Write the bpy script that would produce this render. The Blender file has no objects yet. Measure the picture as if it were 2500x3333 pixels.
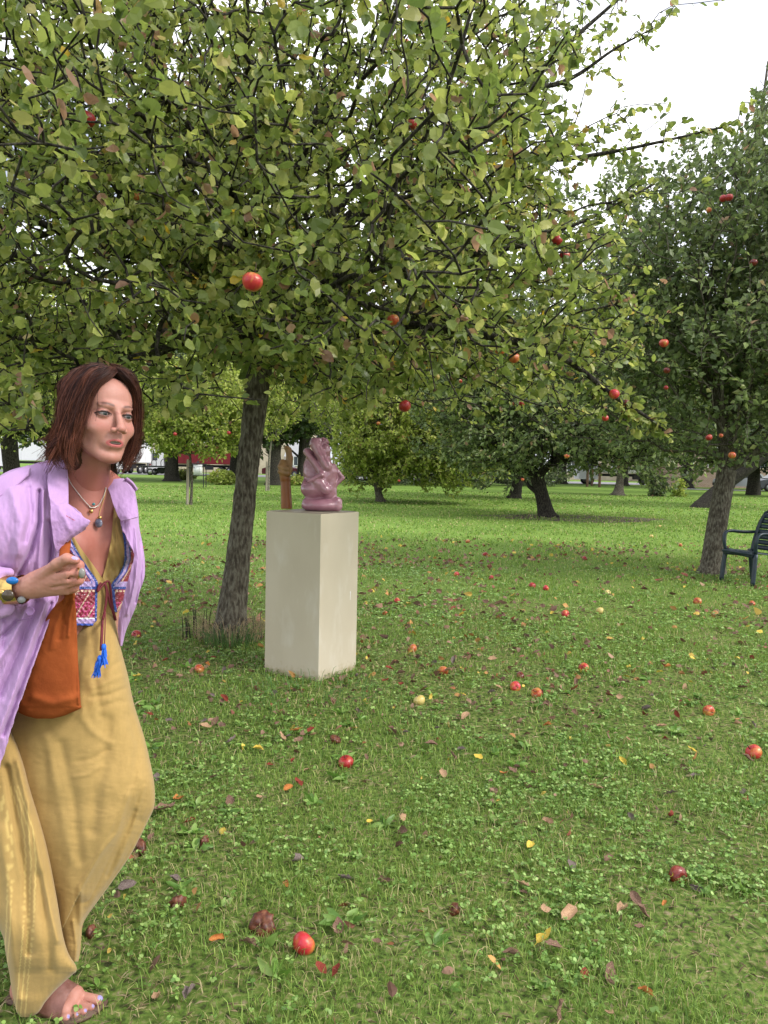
import bpy, math, random
import numpy as np
from mathutils import Vector, Matrix, Euler

# ------------------------------------------------------------------ camera, sky, sun, exposure
SC = bpy.context.scene
COL = SC.collection
F = 2500.0                                   # focal length in photo pixels (photo 2500 x 3333)
PITCH, ROLL, CAMH = 3.47, 1.2, 1.42
cam_d = bpy.data.cameras.new("camera")
cam = bpy.data.objects.new("camera", cam_d)
COL.objects.link(cam)
cam_d.sensor_fit = 'VERTICAL'; cam_d.sensor_height = 36.0; cam_d.lens = 36.0 * F / 3333.0
cam_d.clip_start = 0.05; cam_d.clip_end = 2000
CM = Matrix.Rotation(math.radians(90 - PITCH), 3, 'X') @ Matrix.Rotation(math.radians(ROLL), 3, 'Z')
cam.matrix_world = Matrix.Translation((0, 0, CAMH)) @ CM.to_4x4()
SC.camera = cam
SC.render.resolution_x = 768; SC.render.resolution_y = 1024
SC.view_settings.view_transform = 'Standard'; SC.view_settings.look = 'None'
SC.view_settings.gamma = 1.0; SC.view_settings.exposure = 1.08

W = bpy.data.worlds.new("World"); SC.world = W; W.use_nodes = True
nt = W.node_tree; nt.nodes.clear()
out = nt.nodes.new('ShaderNodeOutputWorld'); bg = nt.nodes.new('ShaderNodeBackground')
sky = nt.nodes.new('ShaderNodeTexSky'); sky.sky_type = 'NISHITA'; sky.sun_disc = False
SUN_EL, SUN_AZ = math.radians(58), math.radians(-25)
sky.sun_elevation = SUN_EL; sky.sun_rotation = SUN_AZ
sky.dust_density = 3.0
tc = nt.nodes.new('ShaderNodeTexCoord')
mp = nt.nodes.new('ShaderNodeMapping'); mp.inputs['Scale'].default_value = (1.0, 1.0, 2.6)
nz = nt.nodes.new('ShaderNodeTexNoise'); nz.inputs['Scale'].default_value = 2.2; nz.inputs['Detail'].default_value = 6
cr = nt.nodes.new('ShaderNodeValToRGB')
cr.color_ramp.elements[0].position = 0.40; cr.color_ramp.elements[0].color = (0.30, 0.32, 0.40, 1)
cr.color_ramp.elements[1].position = 0.58; cr.color_ramp.elements[1].color = (1.0, 1.0, 1.02, 1)
sc_ = nt.nodes.new('ShaderNodeVectorMath'); sc_.operation = 'SCALE'; sc_.inputs[3].default_value = 10.0
mx = nt.nodes.new('ShaderNodeMixRGB'); mx.inputs[0].default_value = 0.88
nt.links.new(tc.outputs['Generated'], mp.inputs[0]); nt.links.new(mp.outputs[0], nz.inputs['Vector'])
nt.links.new(nz.outputs[0], cr.inputs[0]); nt.links.new(cr.outputs[0], sc_.inputs[0])
nt.links.new(sky.outputs[0], mx.inputs[1]); nt.links.new(sc_.outputs[0], mx.inputs[2])
nt.links.new(mx.outputs[0], bg.inputs[0]); bg.inputs[1].default_value = 0.12
nt.links.new(bg.outputs[0], out.inputs[0])

sd = bpy.data.lights.new("sun", 'SUN'); sd.energy = 1.6; sd.angle = math.radians(16); sd.color = (1, 0.96, 0.9)
sun = bpy.data.objects.new("sun", sd); COL.objects.link(sun)
_d = Vector((math.sin(SUN_AZ) * math.cos(SUN_EL), -math.cos(SUN_AZ) * math.cos(SUN_EL) * -1, math.sin(SUN_EL)))
_d = Vector((0.85, -0.35, 0.8)).normalized()          # light from above, a little from behind-left of the camera
sun.rotation_euler = _d.to_track_quat('Z', 'Y').to_euler()
sky.sun_elevation = math.asin(_d.z); sky.sun_rotation = math.atan2(_d.x, _d.y)

# ------------------------------------------------------------------ helpers
CMn = np.array(CM); CPOS = np.array([0, 0, CAMH])
def P(px, py, D):
    """photo pixel + depth (m) -> world point"""
    v = np.array([(px - 1250.0) / F * D, (1666.5 - py) / F * D, -D])
    return CMn @ v + CPOS
def G(px, py, z=0.0):
    """photo pixel -> point on the ground"""
    d = CMn @ np.array([(px - 1250.0) / F, (1666.5 - py) / F, -1.0])
    t = (z - CAMH) / d[2]
    return CPOS + d * t
def proj(p):
    q = (np.atleast_2d(p) - CPOS) @ CMn
    return np.stack([1250 + F * q[:, 0] / -q[:, 2], 1666.5 - F * q[:, 1] / -q[:, 2], -q[:, 2]], 1)

def mesh_np(name, V, faces, attr=None, smooth=True, mats=None, midx=None):
    """faces: list of int arrays (n,k) with constant k each"""
    me = bpy.data.meshes.new(name)
    V = np.asarray(V, np.float32)
    flat, tot = [], []
    for fa in faces:
        fa = np.asarray(fa, np.int32)
        if fa.size == 0: continue
        flat.append(fa.ravel()); tot.append(np.full(len(fa), fa.shape[1], np.int32))
    flat = np.concatenate(flat); tot = np.concatenate(tot)
    st = np.zeros(len(tot), np.int32); st[1:] = np.cumsum(tot)[:-1]
    me.vertices.add(len(V)); me.vertices.foreach_set('co', V.ravel())
    me.loops.add(len(flat)); me.loops.foreach_set('vertex_index', flat)
    me.polygons.add(len(tot)); me.polygons.foreach_set('loop_start', st); me.polygons.foreach_set('loop_total', tot)
    if midx is not None: me.polygons.foreach_set('material_index', np.asarray(midx, np.int32))
    me.update(calc_edges=True)
    me.polygons.foreach_set('use_smooth', np.full(len(tot), bool(smooth)))
    if attr:
        for k, a in attr.items():
            a = np.asarray(a, np.float32)
            if a.ndim == 1:
                at = me.attributes.new(k, 'FLOAT', 'POINT'); at.data.foreach_set('value', a)
            else:
                if a.shape[1] == 3: a = np.concatenate([a, np.ones((len(a), 1), np.float32)], 1)
                at = me.attributes.new(k, 'FLOAT_COLOR', 'POINT'); at.data.foreach_set('color', a.ravel())
    return me
def tag(o, label=None, cat=None, group=None, kind=None):
    if label: o['label'] = label
    if cat: o['category'] = cat
    if group: o['group'] = group
    if kind: o['kind'] = kind
    return o
def link(name, me, mat=None, parent=None, loc=None):
    o = bpy.data.objects.new(name, me); COL.objects.link(o)
    if mat is not None and me is not None:
        for m in (mat if isinstance(mat, (list, tuple)) else [mat]): me.materials.append(m)
    if parent is not None: o.parent = parent
    if loc is not None: o.location = tuple(loc)
    return o
def thing(name, loc, label, cat, group=None, rz=0):
    o = bpy.data.objects.new(name, None); COL.objects.link(o)
    o.location = tuple(float(a) for a in loc); o.rotation_euler = (0, 0, rz); o.empty_display_size = 0.1
    return tag(o, label, cat, group)
def part(name, V, faces, mat, parent, attr=None, smooth=True):
    """world-space vertices -> child mesh in the parent's frame"""
    V = np.asarray(V, float) - np.array(parent_loc(parent))
    me = mesh_np(name, V, faces, attr, smooth)
    return link(name, me, mat, parent)
def parent_loc(p):
    l = np.zeros(3)
    while p is not None:
        l += np.array(p.location); p = p.parent
    return l

class MB:
    """collects simple solids as one mesh"""
    def __init__(s): s.V = []; s.F = {}; s.n = 0
    def add(s, V, faces):
        for fa in faces:
            fa = np.asarray(fa, np.int32)
            if fa.size: s.F.setdefault(fa.shape[1], []).append(fa + s.n)
        s.V.append(np.asarray(V, float)); s.n += len(V); return s
    def out(s): return np.concatenate(s.V), [np.concatenate(v) for v in s.F.values()]
    def box(s, c, d, M=None, bev=0.0):
        dx, dy, dz = [a / 2 for a in d]; b = min(bev, dx * .9, dy * .9, dz * .9)
        if b <= 0:
            V = np.array([(x, y, z) for z in (-dz, dz) for y in (-dy, dy) for x in (-dx, dx)])
            Fq = [[0, 2, 3, 1], [4, 5, 7, 6], [0, 1, 5, 4], [2, 6, 7, 3], [0, 4, 6, 2], [1, 3, 7, 5]]
            fs = [Fq]
        else:
            V = []; idx = {}
            for sx in (-1, 1):
                for sy in (-1, 1):
                    for sz in (-1, 1):
                        for a in range(3):
                            v = [sx * (dx - b), sy * (dy - b), sz * (dz - b)]
                            v[a] += (sx, sy, sz)[a] * b
                            idx[(sx, sy, sz, a)] = len(V); V.append(v)
            q = []; t = []
            for a in range(3):
                o1, o2 = [(1, 2), (2, 0), (0, 1)][a]
                for sg in (-1, 1):
                    r = []
                    for (u, w) in ((-1, -1), (1, -1), (1, 1), (-1, 1)):
                        k = [0, 0, 0]; k[a] = sg; k[o1] = u; k[o2] = w; r.append(idx[(k[0], k[1], k[2], a)])
                    q.append(r if sg > 0 else r[::-1])
            for a in range(3):
                o1, o2 = [(1, 2), (2, 0), (0, 1)][a]
                for u in (-1, 1):
                    for w in (-1, 1):
                        ks = []
                        for sg in (-1, 1):
                            k = [0, 0, 0]; k[a] = sg; k[o1] = u; k[o2] = w; ks.append(tuple(k))
                        r = [idx[ks[0] + (o1,)], idx[ks[1] + (o1,)], idx[ks[1] + (o2,)], idx[ks[0] + (o2,)]]
                        q.append(r if u * w < 0 else r[::-1])
            for sx in (-1, 1):
                for sy in (-1, 1):
                    for sz in (-1, 1):
                        r = [idx[(sx, sy, sz, a)] for a in range(3)]; t.append(r if sx * sy * sz > 0 else r[::-1])
            V = np.array(V); fs = [q, t]
        if M is not None: V = V @ np.array(M)[:3, :3].T
        return s.add(V + np.array(c), fs)
    def tube(s, pts, r, k=8, cap=True, flat=1.0):
        pts = np.asarray(pts, float); n = len(pts); r = np.broadcast_to(np.asarray(r, float), (n,))
        T = np.gradient(pts, axis=0); T /= np.linalg.norm(T, axis=1)[:, None] + 1e-12
        up = np.array([0, 0, 1.0]) if abs(T[0][2]) < .9 else np.array([1.0, 0, 0])
        a = np.cross(T[0], up); a /= np.linalg.norm(a); A = [a]
        for i in range(1, n):
            a = A[-1] - T[i] * (A[-1] @ T[i]); a /= np.linalg.norm(a) + 1e-12; A.append(a)
        A = np.array(A); B = np.cross(T, A)
        th = np.arange(k) * 2 * math.pi / k
        V = pts[:, None, :] + r[:, None, None] * (np.cos(th)[None, :, None] * A[:, None, :] + flat * np.sin(th)[None, :, None] * B[:, None, :])
        V = V.reshape(-1, 3); i = np.arange(n - 1)[:, None]; j = np.arange(k)[None, :]; j2 = (j + 1) % k
        Q = np.stack([i * k + j, i * k + j2, (i + 1) * k + j2, (i + 1) * k + j], -1).reshape(-1, 4)
        fs = [Q]
        if cap:
            V = np.concatenate([V, pts[:1], pts[-1:]]); c0 = n * k; jj = np.arange(k); j3 = (jj + 1) % k
            fs.append(np.concatenate([np.stack([np.full(k, c0), j3, jj], 1), np.stack([np.full(k, c0 + 1), (n - 1) * k + jj, (n - 1) * k + j3], 1)]))
        return s.add(V, fs)
    def lathe(s, prof, k=24, c=(0, 0, 0), M=None):
        prof = np.asarray(prof, float); n = len(prof); th = np.arange(k) * 2 * math.pi / k
        V = np.stack([prof[:, 0][:, None] * np.cos(th), prof[:, 0][:, None] * np.sin(th), np.broadcast_to(prof[:, 1][:, None], (n, k))], -1).reshape(-1, 3)
        i = np.arange(n - 1)[:, None]; j = np.arange(k)[None, :]; j2 = (j + 1) % k
        Q = np.stack([i * k + j, i * k + j2, (i + 1) * k + j2, (i + 1) * k + j], -1).reshape(-1, 4)
        if M is not None: V = V @ np.array(M)[:3, :3].T
        return s.add(V + np.array(c), [Q])
    def prism(s, poly, z0, z1, M=None, c=(0, 0, 0)):
        """poly in xz plane extruded along y from z0 to z1"""
        poly = np.asarray(poly, float); n = len(poly)
        V = np.concatenate([np.stack([poly[:, 0], np.full(n, z), poly[:, 1]], 1) for z in (z0, z1)])
        i = np.arange(n); j = (i + 1) % n
        Q = np.stack([i, j, j + n, i + n], 1)
        if M is not None: V = V @ np.array(M)[:3, :3].T
        return s.add(V + np.array(c), [Q, [list(range(n))[::-1]], [list(range(n, 2 * n))]])
    def build(s, name, mat, parent, smooth=False):
        V, fs = s.out(); return link(name, mesh_np(name, V, fs, None, smooth), mat, parent)

def vnoise(x, y, seed=0):
    """cheap smooth 2-D value noise 0..1"""
    xi = np.floor(x).astype(int); yi = np.floor(y).astype(int); fx = x - xi; fy = y - yi
    fx = fx * fx * (3 - 2 * fx); fy = fy * fy * (3 - 2 * fy)
    def h(a, b):
        v = np.sin(a * 127.1 + b * 311.7 + seed * 74.7) * 43758.5453
        return v - np.floor(v)
    return (h(xi, yi) * (1 - fx) + h(xi + 1, yi) * fx) * (1 - fy) + (h(xi, yi + 1) * (1 - fx) + h(xi + 1, yi + 1) * fx) * fy
def fnoise(x, y, seed=0, o=3):
    v = 0; a = .5; t = 0
    for i in range(o): v = v + a * vnoise(x * 2 ** i, y * 2 ** i, seed + i * 9); t += a; a *= .5
    return v / t
def n3(p, s, seed=0):
    """smooth pseudo noise on points, about -1..1"""
    p = p * s
    return (np.sin(p[:, 0] * 1.7 + 1.3 * np.sin(p[:, 1] * 1.3 + seed)) + np.sin(p[:, 1] * 2.1 + 1.1 * np.sin(p[:, 2] * 1.7 + seed * 2.)) + np.sin(p[:, 2] * 1.9 + 1.2 * np.sin(p[:, 0] * 1.1 + seed * 3.))) / 3
def smooth_path(pts, n=6):
    """Catmull-Rom through rows"""
    p = np.asarray(pts, float); p = np.concatenate([2 * p[:1] - p[1:2], p, 2 * p[-1:] - p[-2:-1]])
    o = []
    for i in range(1, len(p) - 2):
        for t in np.linspace(0, 1, n, endpoint=False):
            o.append(.5 * ((2 * p[i]) + (p[i + 1] - p[i - 1]) * t + (2 * p[i - 1] - 5 * p[i] + 4 * p[i + 1] - p[i + 2]) * t * t + (-p[i - 1] + 3 * p[i] - 3 * p[i + 1] + p[i + 2]) * t ** 3))
    o.append(p[-2]); return np.array(o)

# ------------------------------------------------------------------ materials
def nodes(name):
    m = bpy.data.materials.new(name); m.use_nodes = True
    t = m.node_tree; b = t.nodes['Principled BSDF']
    return m, t, b
def N(t, typ, **kw):
    n = t.nodes.new(typ)
    for k, v in kw.items():
        if k.startswith('i_'): n.inputs[k[2:].replace('_', ' ')].default_value = v
        else: setattr(n, k, v)
    return n
def ramp(t, src, stops):
    r = t.nodes.new('ShaderNodeValToRGB'); e = r.color_ramp.elements
    while len(e) < len(stops): e.new(0.5)
    for i, (p, c) in enumerate(stops): e[i].position = p; e[i].color = (*c, 1)
    t.links.new(src, r.inputs[0]); return r.outputs[0]
def tex(t, kind='Noise', scale=5, detail=4, stretch=None, obj=True):
    c = t.nodes.new('ShaderNodeTexCoord'); src = c.outputs['Object']
    if stretch is not None:
        mp = t.nodes.new('ShaderNodeMapping'); mp.inputs['Scale'].default_value = stretch; t.links.new(src, mp.inputs[0]); src = mp.outputs[0]
    n = t.nodes.new('ShaderNodeTex' + kind); n.inputs['Scale'].default_value = scale
    if 'Detail' in n.inputs: n.inputs['Detail'].default_value = detail
    t.links.new(src, n.inputs['Vector']); return n.outputs[0]
def bump(t, b, h, strength=.3, dist=.01):
    n = t.nodes.new('ShaderNodeBump'); n.inputs['Strength'].default_value = strength; n.inputs['Distance'].default_value = dist
    t.links.new(h, n.inputs['Height']); t.links.new(n.outputs[0], b.inputs['Normal']); return n
def mat_noise(name, c1, c2, scale=6, rough=.7, detail=5, stretch=None, bstr=.2, bdist=.01, bscale=None, metal=0, spec=.5, lo=.35, hi=.65):
    m, t, b = nodes(name)
    n = tex(t, 'Noise', scale, detail, stretch)
    t.links.new(ramp(t, n, [(lo, c1), (hi, c2)]), b.inputs['Base Color'])
    b.inputs['Roughness'].default_value = rough; b.inputs['Metallic'].default_value = metal
    b.inputs['Specular IOR Level'].default_value = spec
    if bstr: bump(t, b, tex(t, 'Noise', bscale or scale * 3, 5, stretch), bstr, bdist)
    return m
def mat_leaf(name, stops, rough=.5, trans=.35, bright=1.0):
    """leaf colour from the per-leaf random attribute, part translucent"""
    m, t, b = nodes(name)
    a = N(t, 'ShaderNodeAttribute', attribute_name='rnd')
    col = ramp(t, a.outputs['Fac'], [(p, tuple(x * bright for x in c)) for p, c in stops])
    v = N(t, 'ShaderNodeAttribute', attribute_name='val')
    hs = t.nodes.new('ShaderNodeHueSaturation'); t.links.new(v.outputs['Fac'], hs.inputs['Value']); t.links.new(col, hs.inputs['Color'])
    t.links.new(hs.outputs[0], b.inputs['Base Color'])
    b.inputs['Roughness'].default_value = rough; b.inputs['Specular IOR Level'].default_value = .4
    tr = t.nodes.new('ShaderNodeBsdfTranslucent')
    h2 = t.nodes.new('ShaderNodeHueSaturation'); h2.inputs['Value'].default_value = 1.15; h2.inputs['Saturation'].default_value = 1.1
    t.links.new(hs.outputs[0], h2.inputs['Color']); t.links.new(h2.outputs[0], tr.inputs[0])
    mx = t.nodes.new('ShaderNodeMixShader'); mx.inputs[0].default_value = trans
    t.links.new(b.outputs[0], mx.inputs[1]); t.links.new(tr.outputs[0], mx.inputs[2])
    t.links.new(mx.outputs[0], t.nodes['Material Output'].inputs[0]); return m
def mat_attr(name, rough=.6, trans=0.0, bscale=None, bstr=.2, bdist=.003, sheen=0, sss=0, spec=.4, stretch=None, metal=0):
    m, t, b = nodes(name)
    a = N(t, 'ShaderNodeAttribute', attribute_name='col')
    t.links.new(a.outputs['Color'], b.inputs['Base Color']); b.inputs['Roughness'].default_value = rough
    b.inputs['Specular IOR Level'].default_value = spec; b.inputs['Metallic'].default_value = metal
    if sheen: b.inputs['Sheen Weight'].default_value = sheen
    if sss:
        b.inputs['Subsurface Weight'].default_value = sss; b.inputs['Subsurface Radius'].default_value = (1, .35, .2); b.inputs['Subsurface Scale'].default_value = .006
    if bscale: bump(t, b, tex(t, 'Noise', bscale, 5, stretch), bstr, bdist)
    if trans:
        tr = t.nodes.new('ShaderNodeBsdfTranslucent'); t.links.new(a.outputs['Color'], tr.inputs[0])
        mx = t.nodes.new('ShaderNodeMixShader'); mx.inputs[0].default_value = trans
        t.links.new(b.outputs[0], mx.inputs[1]); t.links.new(tr.outputs[0], mx.inputs[2]); t.links.new(mx.outputs[0], t.nodes['Material Output'].inputs[0])
    return m
def flat(name, c, rough=.6, metal=0, spec=.5, var=.12, scale=20):
    return mat_noise(name, tuple(x * (1 - var) for x in c), tuple(min(1, x * (1 + var)) for x in c), scale, rough, bstr=0, metal=metal, spec=spec)

def bark_mat(name, c1, c2, c3):
    m, t, b = nodes(name)
    n1 = tex(t, 'Noise', 48, 9, (1, 1, .32)); n2 = tex(t, 'Noise', 7, 5, (1, 1, 1.6))
    n3_ = tex(t, 'Noise', 60, 6)
    mixn = t.nodes.new('ShaderNodeMath'); mixn.operation = 'MULTIPLY_ADD'; mixn.inputs[1].default_value = .22
    t.links.new(n2, mixn.inputs[0]); t.links.new(n1, mixn.inputs[2])
    t.links.new(ramp(t, mixn.outputs[0], [(.46, c1), (.59, c2), (.74, c3)]), b.inputs['Base Color'])
    b.inputs['Roughness'].default_value = .9; b.inputs['Specular IOR Level'].default_value = .2
    ad = t.nodes.new('ShaderNodeMath'); ad.operation = 'ADD'; t.links.new(mixn.outputs[0], ad.inputs[0])
    ml = t.nodes.new('ShaderNodeMath'); ml.operation = 'MULTIPLY'; ml.inputs[1].default_value = .5; t.links.new(n3_, ml.inputs[0]); t.links.new(ml.outputs[0], ad.inputs[1])
    bump(t, b, ad.outputs[0], 1.0, .02); return m
M_BARK = bark_mat('bark_grey', (.05, .041, .031), (.095, .082, .062), (.17, .158, .122))
M_BARK_D = bark_mat('bark_dark', (.014, .012, .010), (.032, .028, .023), (.075, .07, .052))
M_BARK_L = bark_mat('bark_pale', (.10, .085, .065), (.2, .18, .14), (.33, .31, .25))

# ------------------------------------------------------------------ ground
def lawn_mat():
    m, t, b = nodes('lawn')
    c = t.nodes.new('ShaderNodeTexCoord')
    sx = t.nodes.new('ShaderNodeSeparateXYZ'); t.links.new(c.outputs['Object'], sx.inputs[0])
    n1 = tex(t, 'Noise', .55, 5); n2 = tex(t, 'Noise', 14, 8); n3_ = tex(t, 'Noise', 3.0, 4)
    near = ramp(t, tex(t, 'Noise', 42, 9), [(.34, (.04, .045, .018)), (.47, (.09, .15, .028)), (.58, (.15, .19, .05)), (.72, (.26, .22, .13))])
    far = ramp(t, n2, [(.25, (.085, .17, .025)), (.5, (.15, .25, .045)), (.75, (.25, .32, .09))])
    pat = ramp(t, n1, [(.3, (.7, .72, .62)), (.5, (1, 1, 1)), (.7, (1.12, 1.06, 1.05))])
    mr = t.nodes.new('ShaderNodeMapRange'); mr.inputs[1].default_value = 5; mr.inputs[2].default_value = 16
    t.links.new(sx.outputs[1], mr.inputs[0])
    mx = t.nodes.new('ShaderNodeMixRGB'); t.links.new(mr.outputs[0], mx.inputs[0]); t.links.new(near, mx.inputs[1]); t.links.new(far, mx.inputs[2])
    mu = t.nodes.new('ShaderNodeMixRGB'); mu.blend_type = 'MULTIPLY'; mu.inputs[0].default_value = .8; t.links.new(mx.outputs[0], mu.inputs[1]); t.links.new(pat, mu.inputs[2])
    t.links.new(mu.outputs[0], b.inputs['Base Color']); b.inputs['Roughness'].default_value = .95; b.inputs['Specular IOR Level'].default_value = .1
    bump(t, b, n2, .8, .04); return m
mb = MB(); mb.add([(-500, -40, 0), (500, -40, 0), (500, 900, 0), (-500, 900, 0)], [[[0, 1, 2, 3]]])
tag(mb.build('ground', lawn_mat(), None), kind='structure')

rng = np.random.RandomState(7)
def wedge(n, y0, y1, wf=.72, wc=.8, rs=rng):
    """n points uniform over the area of the visible wedge"""
    y = np.sqrt(rs.rand(n) * (y1 ** 2 - y0 ** 2) + y0 ** 2)
    x = (rs.rand(n) * 2 - 1) * (wf * y + wc)
    return x, y
BARE = [(1.9, 8.6, .7), (-1.15, 6.15, .30)]
def bare_w(x, y):
    """0..1 sparser turf: dry patches"""
    w = fnoise(x * 1.4 + 5, y * 1.4, 3)
    w2 = fnoise(x * 5, y * 5, 8)
    return np.clip((w * .6 + w2 * .4 - .50) * 7 + .75 * np.exp(-((x + .2) ** 2 / 2.2 + (y - 4.6) ** 2 / 1.3)) * (.5 + w2), 0, 1)
def blades(bands, seed):
    rs = np.random.RandomState(seed); VV = []; RR = []; VL = []
    for (y0, y1, dens, L, wd, zs) in bands:
        area = .72 * (y1 ** 2 - y0 ** 2) + 1.6 * (y1 - y0); n = int(area * dens)
        x, y = wedge(n, y0, y1, rs=rs)
        clump = fnoise(x * 3.3, y * 3.3, 21); br = bare_w(x, y)
        keep = rs.rand(n) > br * .8
        x, y, clump = x[keep], y[keep], clump[keep]; n = len(x)
        ln = L * (.45 + .9 * rs.rand(n)) * (.35 + 1.3 * clump)
        th = rs.rand(n) * 6.283; lean = .25 + .9 * rs.rand(n)
        dx, dy = np.cos(th), np.sin(th); px, py = -dy, dx
        ph = th + rs.randn(n) * .7; wx, wy = -np.sin(ph), np.cos(ph)
        w = wd * (.6 + .8 * rs.rand(n)) / 2
        def pt(t, hh): return x + dx * ln * lean * t, y + dy * ln * lean * t, ln * hh * np.ones(n)
        a = pt(0, 0); c = pt(.35, .55 * zs); e = pt(1.0, .9 * zs / (.6 + lean))
        V = np.stack([np.stack([a[0] - wx * w, a[1] - wy * w, a[2] - .004], 1), np.stack([a[0] + wx * w, a[1] + wy * w, a[2] - .004], 1),
                      np.stack([c[0] + wx * w * .8, c[1] + wy * w * .8, c[2]], 1), np.stack([c[0] - wx * w * .8, c[1] - wy * w * .8, c[2]], 1),
                      np.stack([e[0], e[1], e[2]], 1)], 1)
        r = np.clip(rs.rand(n) * .8 + .2 * fnoise(x * .7, y * .7, 5), 0, 1)
        r = np.where(rs.rand(n) < .06 + .25 * bare_w(x, y), .97, r * .9)
        VV.append(V.reshape(-1, 3)); RR.append(np.repeat(r, 5)); VL.append(np.repeat(.75 + .5 * rs.rand(n), 5))
    V = np.concatenate(VV); k = np.arange(len(V) // 5)[:, None] * 5
    return V, [k + np.array([[0, 1, 2, 3]]), k + np.array([[3, 2, 4]])], {'rnd': np.concatenate(RR), 'val': np.concatenate(VL)}
M_GRASS = mat_leaf('grass', [(0, (.09, .175, .032)), (.35, (.175, .29, .055)), (.7, (.285, .395, .095)), (.88, (.38, .46, .11)), (.95, (.50, .42, .22))], .45, .35)
V, fs, at = blades([(1.3, 3.4, 10500, .035, .0027, 1), (3.4, 7, 4000, .036, .0045, 1), (7, 13, 950, .038, .009, 1), (13, 26, 190, .05, .022, 1), (26, 45, 40, .05, .05, 1)], 3)
tag(link('grass', mesh_np('grass', V, fs, at, False), M_GRASS), 'short green and straw coloured grass of the orchard lawn', 'grass', kind='stuff')

def disc_leaves(pos, size, seed, tilt=.5, k=6, lobes=None):
    rs = np.random.RandomState(seed); n = len(pos); th = np.arange(k) * 2 * math.pi / k
    f = rs.randn(n, 3) * [tilt, tilt, .05] + [0, 0, 1]; f /= np.linalg.norm(f, axis=1)[:, None]
    a = np.cross(f, rs.randn(n, 3)); a /= np.linalg.norm(a, axis=1)[:, None]; b = np.cross(f, a)
    r = size[:, None] * (1 + .12 * rs.randn(n, k))
    V = pos[:, None, :] + r[..., None] * (np.cos(th)[None, :, None] * a[:, None] + np.sin(th)[None, :, None] * b[:, None] * .85)
    return V.reshape(-1, 3), np.arange(n * k).reshape(n, k)
def clover():
    rs = np.random.RandomState(11); P3 = []; S = []
    for (y0, y1, n) in ((1.4, 3.4, 20000), (3.4, 6.5, 20000), (6.5, 11, 13000)):
        x, y = wedge(n, y0, y1, rs=rs)
        w = fnoise(x * 1.1 + 9, y * 1.1, 31) * .6 + fnoise(x * 4, y * 4, 33) * .4
        k = rs.rand(n) < np.clip((w - .40) * 6, 0.04, 1) * (1 - .85 * bare_w(x, y))
        x, y = x[k], y[k]; z = .012 + .022 * rs.rand(len(x)); s = (.0045 + .0030 * rs.rand(len(x))) * (1 if y0 < 3 else 1.35 if y0 < 6 else 2.0)
        a0 = rs.rand(len(x)) * 6.28
        for j in range(3):
            P3.append(np.stack([x + np.cos(a0 + j * 2.09) * s * 1.05, y + np.sin(a0 + j * 2.09) * s * 1.05, z], 1)); S.append(s)
    P3 = np.concatenate(P3); S = np.concatenate(S)
    V, Fh = disc_leaves(P3, S, 5, .38); rs = np.random.RandomState(2); n = len(P3)
    return mesh_np('clover', V, [Fh], {'rnd': np.repeat(rs.rand(n), 6), 'val': np.repeat(.7 + .6 * rs.rand(n), 6)}, False)
M_CLOVER = mat_leaf('clover', [(0, (.11, .22, .042)), (.5, (.20, .34, .075)), (1, (.36, .49, .16))], .5, .3)
tag(link('clover', clover(), M_CLOVER), 'patches of low round leaved clover growing through the grass', 'clover', kind='stuff')

# ------------------------------------------------------------------ leaves and trees
LT0 = np.array([(0, 0, 0), (0, .33, 0), (0, .66, 0), (0, 1, 0), (-.27, .2, .07), (-.35, .48, .1), (-.23, .8, .07), (.27, .2, .07), (.35, .48, .1), (.23, .8, .07)], float)
LF0 = ([[0, 1, 4], [0, 7, 1]], [[1, 2, 5, 4], [2, 3, 6, 5], [1, 7, 8, 2], [2, 8, 9, 3]])
LT1 = np.array([(0, 0, 0), (-.33, .45, .1), (0, 1, 0), (.33, .45, .1)], float)
LF1 = ([[0, 2, 1], [0, 3, 2]], [])
def leaf_mesh(pos, d, size, rs, lod=0, up=.9, curl=.25, width=1.0, droop=.35):
    n = len(pos); T = LT0 if lod == 0 else LT1
    d = d + np.array([0, 0, -droop]); d = d / (np.linalg.norm(d, axis=1)[:, None] + 1e-9)
    nn = rs.randn(n, 3) * .75 + [0, 0, up]; nn -= d * np.sum(nn * d, 1)[:, None]; nn /= np.linalg.norm(nn, axis=1)[:, None] + 1e-9
    r = np.cross(d, nn)
    X = np.broadcast_to(T[:, 0] * width, (n, len(T))) * (.85 + .3 * rs.rand(n, 1)); Y = np.broadcast_to(T[:, 1], X.shape)
    Z = T[:, 2] * (rs.rand(n, 1) * 2 - .4) - curl * rs.rand(n, 1) * Y ** 2
    if lod == 0:
        X = X * (1 + .10 * rs.randn(n, len(T))); Z = Z + .045 * rs.randn(n, len(T))
        X = X + (rs.randn(n, 1) * .12) * Y ** 2
    V = pos[:, None, :] + size[:, None, None] * (X[..., None] * r[:, None] + Y[..., None] * d[:, None] + Z[..., None] * nn[:, None])
    k = np.arange(n)[:, None] * len(T)
    fs = [np.concatenate([k + np.array([q]) for q in grp]) for grp in (LF0 if lod == 0 else LF1) if len(grp)]
    return V.reshape(-1, 3), fs, len(T)
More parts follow.
